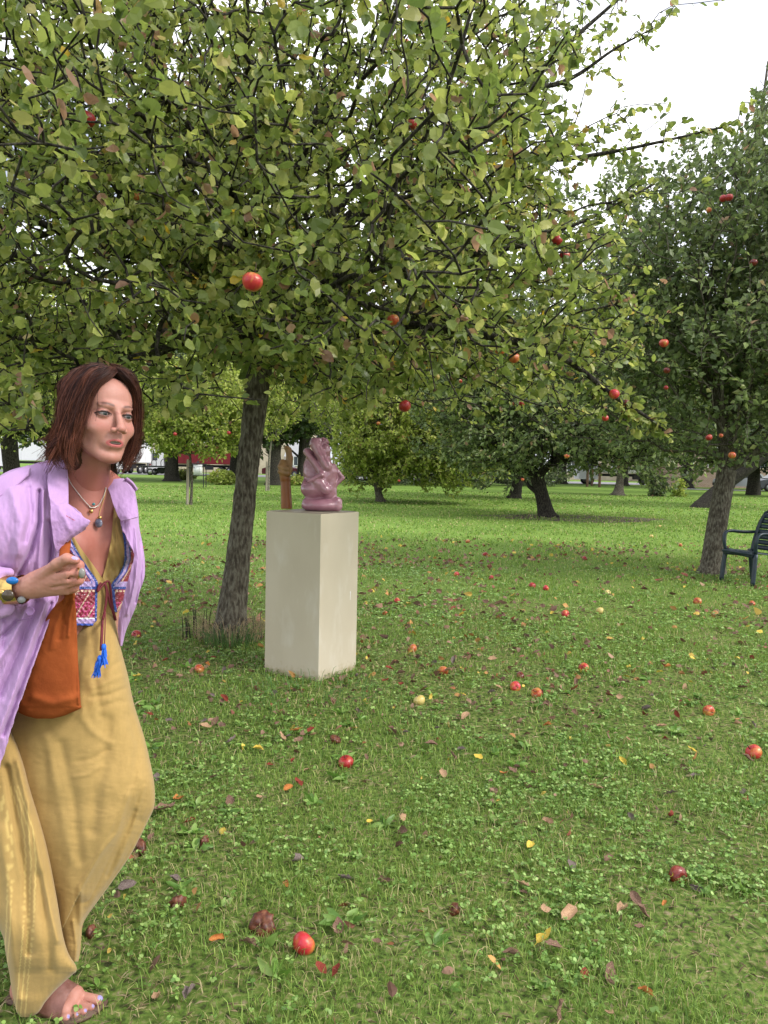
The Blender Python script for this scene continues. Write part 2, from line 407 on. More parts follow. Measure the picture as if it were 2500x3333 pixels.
def grow(seg_pts, seg_par, targets, bf=.35, origin=0):
    """balanced tree: attach each target (near to far) to the node with least dist + bf * path length"""
    n0 = len(seg_pts); n = n0 + len(targets); Pn = np.zeros((n, 3)); Pn[:n0] = seg_pts
    par = np.full(n, -1); par[:n0] = seg_par; pl = np.zeros(n)
    for i in range(n0):
        if par[i] >= 0: pl[i] = pl[par[i]] + np.linalg.norm(Pn[i] - Pn[par[i]])
    o = Pn[origin]; order = np.argsort(np.linalg.norm(targets - o, axis=1)); Pn[n0:] = targets[order]
    m = n0
    for i in range(n0, n):
        dd = np.sqrt(((Pn[1:m] - Pn[i]) ** 2).sum(1)); c = dd + bf * pl[1:m]
        j = int(np.argmin(c)) + 1; par[i] = j; pl[i] = pl[j] + dd[j - 1]; m += 1
    return Pn, par
def radii(Pn, par, tip=.0022, ex=2.4):
    n = len(Pn); a = np.zeros(n); nch = np.zeros(n, int)
    for i in range(n):
        if par[i] >= 0: nch[par[i]] += 1
    order = np.arange(n)[::-1]; acc = np.zeros(n)
    for i in order:                                # children always come after parents
        if nch[i] == 0: acc[i] = tip ** ex
        if par[i] >= 0: acc[par[i]] += acc[i]
    return acc ** (1 / ex), nch
def sticks(Pn, par, rad, k=5, lim=None, rs=None, wig=0):
    """frustums for every edge, k sides"""
    i = np.where(par >= 0)[0]
    if lim is not None: i = i[lim[i]]
    A, B = Pn[par[i]], Pn[i]; L = np.linalg.norm(B - A, axis=1); ok = L > 1e-4; i, A, B, L = i[ok], A[ok], B[ok], L[ok]
    T = (B - A) / L[:, None]; ra = np.minimum(rad[par[i]], rad[i] * 1.6); rb = rad[i]
    u = np.cross(T, np.where(np.abs(T[:, 2:3]) < .9, [[0, 0, 1.]], [[1., 0, 0]])); u /= np.linalg.norm(u, axis=1)[:, None]; v = np.cross(T, u)
    A = A - T * ra[:, None] * .4; B = B + T * rb[:, None] * .4
    rings = [(0, A, ra), (1, B, rb)]
    if wig:
        off = rs.randn(len(i), 3) * (wig * L)[:, None]
        rings = [(0, A, ra), (.5, (A + B) / 2 + off, (ra + rb) / 2), (1, B, rb)]
    th = np.arange(k) * 2 * math.pi / k
    R = [c[:, None] + r[:, None, None] * (np.cos(th)[None, :, None] * u[:, None] + np.sin(th)[None, :, None] * v[:, None]) for _, c, r in rings]
    m = len(R); V = np.stack(R, 1).reshape(-1, 3); base = np.arange(len(i))[:, None, None] * (k * m); rr = np.arange(m - 1)[None, :, None] * k; j = np.arange(k)[None, None, :]; j2 = (j + 1) % k
    Q = np.stack([base + rr + j, base + rr + j2, base + rr + k + j2, base + rr + k + j], -1).reshape(-1, 4)
    return V, Q
def trunk_mesh(path, rad, k=14, rough=.05, seed=0, n=7, flare=0):
    """one smooth tapering tube with lumpy bark; returns V, Q"""
    pr = np.concatenate([np.asarray(path, float), np.asarray(rad, float)[:, None]], 1); sp = smooth_path(pr, n); pts, r = sp[:, :3].copy(), sp[:, 3]
    if flare: pts = np.concatenate([[pts[0] - (pts[1] - pts[0]) / np.linalg.norm(pts[1] - pts[0]) * (1.1 if r[0] > .4 else .35 if r[0] > .1 else .07)], pts]); r = np.concatenate([r[:1], r])
    m = MB().tube(pts, 1.0, k, cap=False); V, fs = m.out(); c = np.repeat(pts, k, 0); dirv = V - c
    ang = np.tile(np.arange(k) * 2 * math.pi / k, len(pts)); rr = np.repeat(r, k)
    lump = 1 + rough * (np.sin(ang * 3 + seed + c[:, 2] * 3) + .7 * np.sin(ang * 5 + c[:, 2] * 7 + seed * 2) + .5 * n3(c + dirv * .3, 14, seed))
    if flare:
        h = np.maximum(c[:, 2], 0); lump *= 1 + flare * np.exp(-h / .07) * (1 + .35 * np.sin(ang * 5 + seed))
    return c + dirv * (rr * lump)[:, None], fs[0]

def tree(name, label, cat, group, trunk, trunk_r, centres, radii_, n_nodes, leaves_per, leaf_size, seed, mat_l, mat_b, lod=1, limbs=(), bf=.35, low=None, shell=.55,
         tip=.004, extra=None, trunk_k=12, cull=None, ex=2.4, up=.9, sticks_k=4, flare=.5, squash=1.0, keepf=None, wig=0, per_extra=5, droop=.35, bark_detail=False):
    """trunk: polyline; crown: union of ellipsoids (centres, radii)"""
    rs = np.random.RandomState(seed); base = np.array(trunk[0], float)
    t = thing(name, base, label, cat, group)
    C = np.array(centres, float); R = np.array(radii_, float); vol = R.prod(1); pr = vol / vol.sum(); T = []
    while sum(len(a) for a in T) < n_nodes:
        q = rs.choice(len(C), n_nodes * 2, p=pr); v = rs.randn(n_nodes * 2, 3); v /= np.linalg.norm(v, axis=1)[:, None]
        rr = rs.rand(n_nodes * 2) ** (shell * .6); p = C[q] + v * rr[:, None] * R[q] * (1 + .12 * np.sin(v[:, :1] * 5 + seed + q[:, None]) + .10 * np.sin(v[:, 2:3] * 9 + v[:, 1:2] * 7 + seed))
        cl = n3(p, 2.4 / max(R.max() / 3, .6), seed) + .6 * n3(p, 6.0 / max(R.max() / 3, .6), seed + 3)
        ok = cl > -.45 + .25 * rs.rand(len(p))
        if low is not None: ok &= p[:, 2] > low(p) if callable(low) else p[:, 2] > low
        if cull is not None: ok &= cull(p)
        T.append(p[ok])
    T = np.concatenate(T)[:n_nodes]
    # seed skeleton: trunk + limbs
    Pn = [tuple(p) for p in trunk]; par = [-1] + list(range(len(trunk) - 1)); forced = {}
    LM = []
    for (att, pts, r0, r1) in limbs:
        prev = att if att >= 0 else len(trunk) - 1; path = [Pn[prev]] + [tuple(p) for p in pts]
        sp = smooth_path(path, 3); LM.append((path, r0, r1)); rl = np.linspace(r0, r1, len(sp))
        for i_, p in enumerate(sp[1:]):
            Pn.append(tuple(p)); par.append(prev); prev = len(Pn) - 1; forced[prev] = rl[i_ + 1]
    n_seed = len(Pn)
    if extra is not None: T = np.concatenate([T, extra])
    Pn, par = grow(np.array(Pn), par, T, bf, len(trunk) - 1)
    rad, nch = radii(Pn, par, tip, ex)
    for i_ in range(len(trunk)): rad[i_] = trunk_r[i_]
    cap_ = min(trunk_r[-1] * .7, .2); rad[len(trunk):] = np.minimum(rad[len(trunk):], cap_)
    for i_, v in forced.items(): rad[i_] = v
    lim = np.ones(len(Pn), bool); lim[:n_seed] = False
    V1, Q1 = sticks(Pn, par, rad, sticks_k, lim, rs, wig)
    if bark_detail:
        V2, Q2 = trunk_mesh(trunk, trunk_r, 72, .03, seed, 60, flare)
        cen = smooth_path(trunk, 60); cz = np.interp(V2[:, 2], cen[:, 2], cen[:, 0]); cy = np.interp(V2[:, 2], cen[:, 2], cen[:, 1]); rv = V2 - np.stack([cz, cy, V2[:, 2]], 1); an = np.arctan2(rv[:, 1], rv[:, 0]); rl = np.linalg.norm(rv, axis=1)[:, None] + 1e-6
        f1 = vnoise(an * 7 + V2[:, 2] * 1.5 + 40, V2[:, 2] * 9, 3); f2 = vnoise(an * 16 + 90, V2[:, 2] * 26, 5); pl8 = np.clip((f1 - .45) * 6, 0, 1) * .006 + (f2 - .5) * .005
        V2 = V2 + rv / rl * pl8[:, None]
    else: V2, Q2 = trunk_mesh(trunk, trunk_r, trunk_k, .035, seed, 8, flare)
    m = MB().add(V1, [Q1])
    if bark_detail: part('trunk', V2, [Q2], mat_b, t); mat_b = M_BARK_D; tname = 'branches'
    else: m.add(V2, [Q2]); tname = 'trunk'
    for path, r0, r1 in LM:
        V3, Q3 = trunk_mesh(path, np.linspace(r0, r1, len(path)), 9, .06, seed + 1, 5); m.add(V3, [Q3])
    V, fs = m.out(); part(tname, V, fs, mat_b, t)
    # leaves on thin nodes
    thin = np.where((rad < max(tip * 3.2, .008)) & (np.arange(len(Pn)) >= len(trunk)))[0]
    reps = leaves_per
    i = np.repeat(thin, reps); s = rs.rand(len(i)) ** (.45 if lod == 0 else 1); pp = Pn[par[i]]; pos = Pn[i] * s[:, None] + pp * (1 - s[:, None])
    along = Pn[i] - pp; seglen = np.linalg.norm(along, axis=1); along /= seglen[:, None] + 1e-6
    far = seglen > .5; pos[far] = Pn[i][far] + rs.randn(far.sum(), 3) * .06
    d = along * .7 + rs.randn(len(i), 3) * .75; d[:, 2] *= squash
    pos = pos + rs.randn(len(i), 3) * leaf_size * .25
    if keepf is not None:
        k = keepf(pos, rs); pos, d = pos[k], d[k]
    size = leaf_size * (.55 + .75 * rs.rand(len(pos)))
    V, fs, nv = leaf_mesh(pos, d, size, rs, lod, up, droop=droop)
    clump = np.clip(.5 + .5 * n3(pos, 3.0, seed), 0, 1); rnd = np.clip(rs.rand(len(pos)) * .75 + .25 * clump, 0, 1)
    rnd = np.where(rs.rand(len(pos)) < .5, rnd, rs.rand(len(pos)))
    val = .72 + .5 * rs.rand(len(pos)) + .12 * (clump - .5)
    part('crown', V, fs, mat_l, t, {'rnd': np.repeat(rnd, nv), 'val': np.repeat(val, nv)}, smooth=False)
    return t, Pn, rad
M_LEAF = mat_leaf('apple_leaves', [(0, (.12, .17, .05)), (.3, (.20, .26, .07)), (.6, (.30, .35, .10)), (.80, (.40, .43, .13)), (.905, (.48, .47, .17)), (.925, (.40, .25, .16)), (.985, (.30, .17, .12)), (.992, (.62, .45, .08))], .36, .54)
M_LEAF_R = mat_leaf('grey_green_leaves', [(0, (.09, .13, .055)), (.5, (.18, .24, .09)), (.9, (.28, .34, .13)), (.97, (.38, .38, .16)), (.98, (.36, .24, .15))], .38, .45)  # haze put into the colour: paler, greyer, softer leaf mix
M_LEAF_Y = mat_leaf('pale_leaves', [(0, (.18, .25, .05)), (.4, (.34, .42, .09)), (.8, (.50, .55, .16)), (.97, (.58, .56, .2)), (.98, (.5, .32, .14))], .45, .52)
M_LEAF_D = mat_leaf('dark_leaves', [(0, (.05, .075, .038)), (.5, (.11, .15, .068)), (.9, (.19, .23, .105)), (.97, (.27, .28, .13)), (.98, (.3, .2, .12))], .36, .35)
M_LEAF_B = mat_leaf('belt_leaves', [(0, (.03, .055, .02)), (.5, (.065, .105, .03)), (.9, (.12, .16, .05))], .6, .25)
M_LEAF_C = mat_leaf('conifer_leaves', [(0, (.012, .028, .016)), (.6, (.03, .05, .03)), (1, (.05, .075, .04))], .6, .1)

# --- the big apple tree over the plinth
fork = P(852, 1130, 6.35)
tb = G(745, 2078); trunk = [tb, tb * .72 + fork * .28 + [-.0, 0, 0], tb * .4 + fork * .6, fork]
print('fork', fork, 'base', tb)
CX, CY = tb[0] + .15, tb[1] - .1
limbs = [(-1, [P(700, 950, 6.0), P(520, 850, 5.6), P(300, 800, 5.2), P(60, 690, 4.9)], .075, .018),
         (-1, [P(900, 980, 6.4), P(960, 760, 6.3), P(900, 480, 6.1), P(780, 60, 5.8)], .085, .022),
         (-1, [P(960, 1060, 6.1), P(1130, 960, 5.7), P(1400, 860, 5.2), P(1700, 800, 4.9)], .06, .014),
         (-1, [P(980, 1010, 6.7), P(1200, 820, 7.2), P(1500, 520, 7.4)], .06, .02),
         (-1, [P(780, 1000, 6.8), P(600, 800, 7.6), P(300, 600, 8.2)], .06, .02),
         (-1, [P(880, 1000, 6.0), P(820, 800, 5.4), P(700, 520, 4.7), P(540, 330, 4.3)], .06, .014),
         (-1, [P(940, 1080, 5.8), P(1000, 1010, 5.0), P(1100, 920, 4.3), P(1250, 870, 3.8)], .04, .01),
         (5, [P(1180, 700, 5.6), P(1450, 690, 5.3), P(1680, 745, 5.1), P(1850, 740, 5.0), P(2130, 600, 5.0)], .03, .006),
         (5, [P(1300, 500, 6.4), P(1650, 320, 6.6), P(1850, 140, 6.7), P(2010, 0, 6.8), P(2200, -160, 6.9)], .04, .008),
         (5, [P(1500, 480, 6.0), P(1760, 520, 5.9), P(1960, 500, 5.8), P(2200, 450, 5.7), P(2400, 400, 5.7)], .03, .005),
         (5, [P(1560, 380, 6.2), P(1850, 260, 6.2), P(2000, 160, 6.2), P(2130, 90, 6.2)], .03, .004),
         (-1, [P(1150, 1050, 5.6), P(1500, 1080, 5.0), P(1800, 1150, 4.6), P(2000, 1290, 4.5), P(2110, 1360, 4.5), P(2185, 1420, 4.5)], .035, .004),
         (-1, [P(1000, 1130, 6.0), P(1230, 1080, 5.2), P(1400, 1020, 4.7), P(1345, 1150, 4.5), P(1325, 1270, 4.45)], .03, .004),
         (-1, [P(780, 1080, 6.0), P(560, 1130, 5.0), P(330, 1180, 4.3), P(120, 1220, 3.8)], .022, .005),
         ]
ex = []
rs = np.random.RandomState(5)
for a, b_, n_, sp_ in (((1900, 500, 5.8), (2400, 400, 5.7), 26, .09), ((1700, 330, 6.5), (2180, -60, 6.8), 60, .22), ((1850, 260, 6.2), (2130, 90, 6.2), 26, .12), ((1800, 1150, 4.6), (2000, 1290, 4.5), 22, .12), ((2000, 1290, 4.5), (2190, 1425, 4.5), 26, .055),
                      ((1345, 1130, 4.5), (1322, 1240, 4.45), 3, .03), ((1900, 760, 5.0), (2140, 590, 5.0), 25, .12), ((1750, 520, 5.9), (2080, 480, 5.8), 60, .22), ((1850, 900, 5.0), (2120, 1010, 5.0), 60, .16)):
    for i in range(n_):
        s = rs.rand(); q = np.array(a) * (1 - s) + np.array(b_) * s; ex.append(P(*q) + rs.randn(3) * sp_)
for (x0, x1, y0, y1, D, n_) in ((-80, 130, 1180, 1400, 3.3, 46), (480, 660, 1180, 1330, 3.6, 34), (1000, 1260, 1180, 1320, 4.0, 30), (1260, 1480, 1120, 1190, 4.2, 26), (640, 760, 1080, 1180, 4, 24), (-60, 400, 1050, 1200, 4, 40), (1700, 1950, 1050, 1170, 4.8, 40)):
    for i in range(n_): ex.append(P(rs.uniform(x0, x1), rs.uniform(y0, y1), D + rs.uniform(-.3, .5)))
def near_keep(p, rs_):
    q = proj(p); k = np.ones(len(p), bool)
    k &= np.linalg.norm(p - CPOS, axis=1) > 1.9
    return k
def main_low(p):
    r = np.hypot(p[:, 0] - CX, p[:, 1] - CY)
    return 2.30 - .17 * r - .03 * r * r + .16 * np.sin(p[:, 0] * 3.1) + .12 * np.sin(p[:, 1] * 4 + p[:, 0] * 2)
def main_cull(p):
    q = proj(p); ln = np.interp(q[:, 1], [-900, 0, 260, 560, 820, 1150, 1300], [1990, 1870, 1850, 1830, 2000, 2080, 2000])
    return ~((q[:, 0] > ln + 60 * np.sin(q[:, 1] / 57) + 40 * np.sin(q[:, 1] / 23)) & (q[:, 2] > 0)) & (np.linalg.norm(p - CPOS, axis=1) > 2.3)
tree('apple_tree', 'large apple tree whose leaning trunk stands behind the cream plinth', 'tree', None, trunk, [.125, .092, .085, .10],
     [(CX, CY, 3.0), (CX, CY + .2, 4.0), (CX - .2, CY - .9, 2.9), (CX + .3, CY - 1.2, 2.6)], [(3.5, 3.6, 1.55), (3.0, 3.1, 1.9), (3.2, 3.1, 1.3), (3.2, 2.6, 1.1)], 17000, 5, .055, 4, M_LEAF, M_BARK, lod=0, bark_detail=True,
     limbs=limbs, bf=.32, low=main_low, shell=.8, tip=.0030, extra=np.array(ex), trunk_k=22, cull=main_cull, ex=2.5, keepf=near_keep, flare=.45, wig=.07, up=.6, sticks_k=5)

# dead thatch lying flat between the blades
def thatch():
    rs = np.random.RandomState(55); PP = []; SS = []
    for (y0, y1, n, L) in ((1.4, 3.6, 21000, .030), (3.6, 8, 25000, .042)):
        x, y = wedge(n, y0, y1, rs=rs); k = rs.rand(n) < .35 + .65 * bare_w(x, y); x, y = x[k], y[k]
        PP.append(np.stack([x, y, .003 + .012 * rs.rand(len(x))], 1)); SS.append(L * (.5 + rs.rand(len(x))))
    pos = np.concatenate(PP); s = np.concatenate(SS); n = len(pos); d = rs.randn(n, 3) * [1, 1, .12]
    V, fs, nv = leaf_mesh(pos, d, s, rs, 1, 2.0, 0, .12, 0); return mesh_np('thatch', V, fs, {'rnd': np.repeat(rs.rand(n), nv), 'val': np.repeat(.6 + .8 * rs.rand(n), nv)}, False)
tag(link('dead_grass', thatch(), mat_leaf('dead_grass', [(0, (.10, .08, .04)), (.5, (.22, .17, .09)), (1, (.38, .31, .19))], .8, .1)), 'dead straw coloured thatch between the green blades', 'dead grass', kind='stuff')

# --- the other orchard trees
def at(px, D, z=0.0):
    """point at pixel column px, depth D, height z"""
    p = P(px, 1515, D); return np.array([p[0], p[1], z])
b = G(2317, 1868); top = P(2366, 1531, 10.75)
tree('apple_tree', 'apple tree on the right with a leaning trunk beside the dark plastic chair', 'tree', 'other trees of the orchard', [b, b * .5 + top * .5 + [-.02, 0, 0], top], [.165, .135, .13],
     [at(2560, 11, 3.9), at(2330, 10.6, 3.4), at(2700, 10.5, 5.0), at(2070, 10.9, 3.8)], [(2.4, 2.6, 2.7), (2.2, 2.4, 2.2), (2.4, 2.6, 2.9), (2.1, 2.0, 2.5)], 15500, 5, .088, 21, M_LEAF_R, M_BARK, lod=1,
     limbs=[(-1, [P(2420, 1500, 10.6), P(2510, 1430, 10.4), P(2620, 1330, 10.2)], .055, .03), (-1, [P(2350, 1350, 10.8), P(2280, 1150, 10.9), P(2160, 980, 10.7), P(2060, 860, 10.4)], .11, .03),
            (-1, [P(2400, 1300, 11), P(2450, 1000, 11.2), P(2440, 700, 11.2), P(2500, 200, 11.2)], .10, .015)],
     low=lambda p: 1.62 + .22 * np.sin(p[:, 0] * 2.3) + .12 * np.sin(p[:, 1] * 3.7), shell=.8, tip=.0032, ex=2.5, flare=.25, trunk_k=18,
     cull=lambda p: ~((proj(p)[:, 0] > 1500) & (proj(p)[:, 1] < np.interp(proj(p)[:, 0], [1600, 1700, 1800, 1950, 2080, 2300, 2400, 2500, 2700], [1000, 780, 620, 520, 490, 450, 370, 260, 80]) + 50 * np.sin(proj(p)[:, 0] / 37))) & (p[:, 0] < 9))
b = G(1780, 1683); top = P(1748, 1548, 22.4)
tree('apple_tree', 'dark trunked apple tree with drooping crown over a brown patch of bare ground', 'tree', 'other trees of the orchard', [b, b * .5 + top * .5, top], [.26, .2, .2],
     [at(1760, 22.6, 4.0), at(2000, 21.5, 3.8), at(1560, 22, 3.5), at(2180, 22, 3.6)], [(3.0, 3.2, 3.4), (2.6, 2.6, 3.2), (2.2, 2.4, 3.0), (1.9, 2.2, 2.8)], 13500, 5, .13, 31, M_LEAF_R, M_BARK_D, lod=1,
     low=lambda p: 1.15 + .3 * np.sin(p[:, 0] * 1.3) + .25 * np.sin(p[:, 1] * 2.1 + p[:, 0] * 3), shell=.8, tip=.005, flare=.3)
b = G(1675, 1622); top = P(1692, 1540, 36)
tree('apple_tree', 'dark trunked tree standing farther back just left of the bare brown patch', 'tree', 'other trees of the orchard', [b, b * .5 + top * .5, top], [.32, .25, .24],
     [at(1640, 36, 4.4), at(1500, 37, 4.2)], [(4.2, 4, 3.6), (3.4, 3, 3.4)], 6000, 5, .17, 33, M_LEAF_R, M_BARK_D, lod=1, low=lambda p: 1.4 + .4 * np.sin(p[:, 0] * 1.7), tip=.007, flare=.3)
b = G(1238, 1633); top = P(1222, 1560, 30)
tree('apple_tree', 'bright green apple tree with low hanging crown right behind the pink sculpture', 'tree', 'other trees of the orchard', [b, b * .5 + top * .5, top], [.17, .13, .12],
     [at(1350, 30, 3.8), at(1210, 30, 2.7), at(1500, 29, 2.8), at(1400, 28.5, 2.0), at(1280, 29, 1.9)], [(3.3, 3, 3.4), (1.8, 2, 2.3), (2.2, 2.2, 2.6), (1.9, 1.6, 1.5), (1.7, 1.6, 1.4)], 13500, 6, .14, 35, M_LEAF_Y, M_BARK, lod=1,
     low=lambda p: .75 + .35 * np.sin(p[:, 0] * 1.9) + .35 * np.sin(p[:, 0] * 5 + p[:, 1]), tip=.006, flare=.5)
b = G(2012, 1612); top = P(2022, 1530, 44)
tree('apple_tree', 'small dark tree growing in front of the white flatbed truck', 'tree', 'other trees of the orchard', [b, b * .5 + top * .5, top], [.34, .22, .2],
     [at(2030, 44, 5.2)], [(3.9, 3.6, 3.6)], 3400, 5, .2, 37, M_LEAF_R, M_BARK, lod=1, low=lambda p: 1.8 + .4 * np.sin(p[:, 0] * 1.7), tip=.008, flare=.4)
b = G(2285, 1652)
tree('leaning_tree', 'dark tree leaning far over to the right behind the plastic chair', 'tree', 'other trees of the orchard', [b, P(2345, 1590, 31), P(2420, 1535, 31), P(2520, 1460, 31), P(2620, 1380, 31)], [.34, .26, .24, .22, .2],
     [at(2560, 31, 5.6), at(2350, 32, 5.5)], [(4, 4, 3.4), (3.2, 3, 2.6)], 3600, 4, .17, 39, M_LEAF_D, M_BARK_D, lod=1, low=lambda p: 2.2 + .5 * np.sin(p[:, 0] * 1.7), tip=.007, flare=.08)
b = G(30, 1612)
tree('apple_tree', 'broad pale green tree behind the shoulders of the person', 'tree', 'other trees of the orchard', [b, b + [.1, 0, 1.0], b + [.0, 0, 2.1]], [.36, .3, .3],
     [at(60, 27, 5.4), at(300, 26, 4.9), at(-250, 27, 5.4)], [(3.6, 3.6, 3.6), (2.6, 2.8, 3.0), (3.4, 3, 3.2)], 8000, 4, .13, 41, M_LEAF_Y, M_BARK_D, lod=1,
     low=lambda p: 1.65 + .3 * np.sin(p[:, 0] * 1.7) + .2 * np.sin(p[:, 0] * 4), tip=.006, flare=.3)
b = G(621, 1643)
tree('young_apple_tree', 'young yellow green apple tree tied to the nearer wooden stake', 'tree', 'young staked trees', [b, b + [.03, 0, .8], b + [-.04, 0, 1.7]], [.05, .04, .035],
     [at(640, 25, 3.2), at(760, 25.5, 3.0), at(540, 24.5, 3.0)], [(1.7, 1.5, 1.7), (1.2, 1, 1.3), (1.2, 1, 1.4)], 5200, 5, .12, 43, M_LEAF_Y, M_BARK, lod=1, low=lambda p: 1.5 + .2 * np.sin(p[:, 0] * 3.7), tip=.004, flare=.2)
b = G(874, 1597)
tree('young_tree', 'slender young tree with forked stem tied to the farther wooden stake', 'tree', 'young staked trees', [b, b + [.02, 0, 1.2], b + [.06, 0, 2.0]], [.06, .05, .045],
     [at(880, 39, 4.2), at(925, 39, 4.4)], [(1.1, 1, 1.7), (.9, 1, 1.3)], 1300, 4, .15, 45, M_LEAF_Y, M_BARK_L, lod=1, low=2.6, tip=.006, flare=.2)
b = at(1085, 46)
tree('young_tree', 'thin pale stemmed young tree just above the head of the pink sculpture', 'tree', 'young staked trees', [b, b + [.02, 0, 1.4], b + [-.06, 0, 3.2]], [.09, .07, .06],
     [at(1075, 46, 5.4)], [(1.6, 1.5, 2.0)], 1300, 4, .17, 47, M_LEAF_Y, M_BARK_L, lod=1, low=3.2, tip=.008, flare=.2)
for (px, D, w, h, nn, lab, sd_, m_) in ((724, 48, .95, .85, 700, 'low bright green bush at the lawn edge left of the big trunk', 51, M_LEAF_Y), (600, 58, .9, .75, 500, 'low dark bush left of the black fire basket stand', 52, M_LEAF),
                                    (966, 50, .7, .6, 450, 'small bush seen between the two sculptures', 53, M_LEAF_Y), (2142, 43, .50, 1.25, 230, 'small upright shrub right of the white flatbed truck', 54, M_LEAF_D), (2215, 43.5, .45, 1.0, 90, 'thin little shrub standing alone on the far lawn', 55, M_LEAF_Y),
                                    (1400, 58, 6.5, 2.6, 3000, 'dark low hedge bush behind the bright green tree', 56, M_LEAF_D), (1700, 62, 4.5, 2.1, 1800, 'dark bush at the lawn edge beyond the leaning trunks', 57, M_LEAF_D)):
    b = at(px, D)
    tree('bush', lab, 'bush', 'bushes along the lawn edge', [b, b + [0, 0, .15], b + [0.02, 0, .3]], [.04, .03, .03], [b + [0, 0, h * .5]], [(w, w * .8, h * .55)], nn, 5, .16, sd_, m_, M_BARK_D, lod=1, low=.04, tip=.006, flare=.2)
BELT = [(-60, 60, 13, 'far left', 6), (170, 52, 12.5, '', 5), (360, 60, 14, '', 5.5), (560, 54, 12, '', 4.5), (768, 56, 14, '', 5), (893, 50, 13, '', 4.5), (988, 55, 14.5, '', 5), (1135, 70, 15, '', 5.5),
        (1300, 66, 15.5, '', 6), (1480, 60, 15, '', 6), (1640, 70, 15.5, '', 6), (1830, 74, 16, '', 6.5), (2030, 72, 15, '', 6), (2240, 66, 15.5, '', 6), (2620, 60, 17, '', 7)]
BL = ['tall tree at the far left edge behind the broad pale tree', 'tall tree rising behind the left shoulder of the person', 'tall tree over the white truck behind the head of the person', 'tall tree behind the red truck at its white end', 'dark trunked tall tree in front of the red truck',
      'dark trunked tall tree close behind the big apple trunk', 'dark trunked tall tree right of the thumb sculpture', 'tall tree behind the head of the pink sculpture', 'tall tree behind the left side of the bright green apple tree', 'tall tree behind the right side of the bright green apple tree',
      'tall tree behind the two dark leaning trunks', 'tall tree behind the brown patch of bare ground', 'tall tree behind the white flatbed truck', 'tall tree beside the brick wall', 'tall tree at the right edge behind the parked cars']
for i, (px, D, H, _, w) in enumerate(BELT):
    b = at(px, D)
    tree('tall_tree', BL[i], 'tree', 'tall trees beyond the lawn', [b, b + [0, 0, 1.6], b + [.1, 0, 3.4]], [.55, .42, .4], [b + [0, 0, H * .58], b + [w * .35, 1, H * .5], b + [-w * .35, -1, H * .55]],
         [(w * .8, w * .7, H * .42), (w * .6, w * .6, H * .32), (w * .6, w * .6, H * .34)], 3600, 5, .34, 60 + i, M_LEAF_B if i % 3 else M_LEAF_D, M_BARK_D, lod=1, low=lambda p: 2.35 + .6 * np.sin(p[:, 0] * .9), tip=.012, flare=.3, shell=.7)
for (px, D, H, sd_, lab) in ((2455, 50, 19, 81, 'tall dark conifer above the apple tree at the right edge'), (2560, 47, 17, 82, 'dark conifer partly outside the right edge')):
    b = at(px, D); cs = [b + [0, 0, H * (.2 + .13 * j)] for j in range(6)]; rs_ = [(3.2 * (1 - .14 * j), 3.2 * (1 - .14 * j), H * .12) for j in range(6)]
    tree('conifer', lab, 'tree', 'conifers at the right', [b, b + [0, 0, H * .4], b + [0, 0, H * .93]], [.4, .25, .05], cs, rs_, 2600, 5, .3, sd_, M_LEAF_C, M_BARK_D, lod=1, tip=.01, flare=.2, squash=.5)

# bare earth under the middle tree, a path and a road at the lawn edge
def sheet(name, pts, z, mat):
    pts = np.array(pts); V = np.concatenate([pts[:, :2], np.full((len(pts), 1), z)], 1)
    return tag(link(name, mesh_np(name, V, [[list(range(len(V)))]], None, False), mat), kind='structure')
M_ASPH = mat_noise('road_asphalt', (.16, .16, .165), (.24, .24, .24), 3, .9, bstr=.1)
M_EARTH = mat_noise('earth', (.06, .045, .03), (.12, .085, .055), 5, .95, bstr=.4, bdist=.03)
sheet('road', [at(-2500, 76), at(5000, 76), at(5000, 90), at(-2500, 90)], .012, M_ASPH)
sheet('pavement', [at(2180, 62), at(4200, 52), at(4200, 54), at(2180, 65)], .016, mat_noise('pale_paving', (.4, .39, .37), (.5, .49, .47), 2, .9, bstr=0))
th = np.linspace(0, 6.283, 40, endpoint=False); e0 = at(1870, 22.3)
sheet('bare_earth', [e0 + np.array([(2.6 + .3 * math.sin(a * 3) + .2 * math.sin(a * 7)) * math.cos(a), (1.5 + .25 * math.sin(a * 4 + 1)) * math.sin(a), 0]) for a in th], .006, M_EARTH)

# --- walls and buildings
M_BEIGE = mat_noise('render_beige', (.42, .35, .27), (.52, .44, .35), 1.2, .9, bstr=.1)
M_BRICK = None
def brick_mat():
    m, t, b = nodes('brick_wall'); n = t.nodes.new('ShaderNodeTexBrick'); c = t.nodes.new('ShaderNodeTexCoord')
    mp = t.nodes.new('ShaderNodeMapping'); mp.inputs['Rotation'].default_value = (math.radians(90), 0, 0); t.links.new(c.outputs['Object'], mp.inputs[0]); t.links.new(mp.outputs[0], n.inputs[0])
    n.inputs['Scale'].default_value = 2.2; n.inputs['Color1'].default_value = (.30, .19, .15, 1); n.inputs['Color2'].default_value = (.38, .27, .22, 1); n.inputs['Mortar'].default_value = (.42, .38, .34, 1)
    t.links.new(n.outputs[0], b.inputs['Base Color']); b.inputs['Roughness'].default_value = .9; return m
M_BRICK = brick_mat()
M_GLASSD = flat('window_glass', (.05, .06, .07), .1)
M_WHITE = flat('white_paint', (.72, .73, .74), .45, var=.04)
M_SLATE = flat('slate_roof', (.09, .09, .10), .7)
M_BLACK = flat('black_paint', (.012, .012, .014), .5)
M_TYRE = flat('tyre_rubber', (.02, .02, .021), .8)
M_RIM = flat('wheel_rim', (.4, .4, .41), .35, .7)
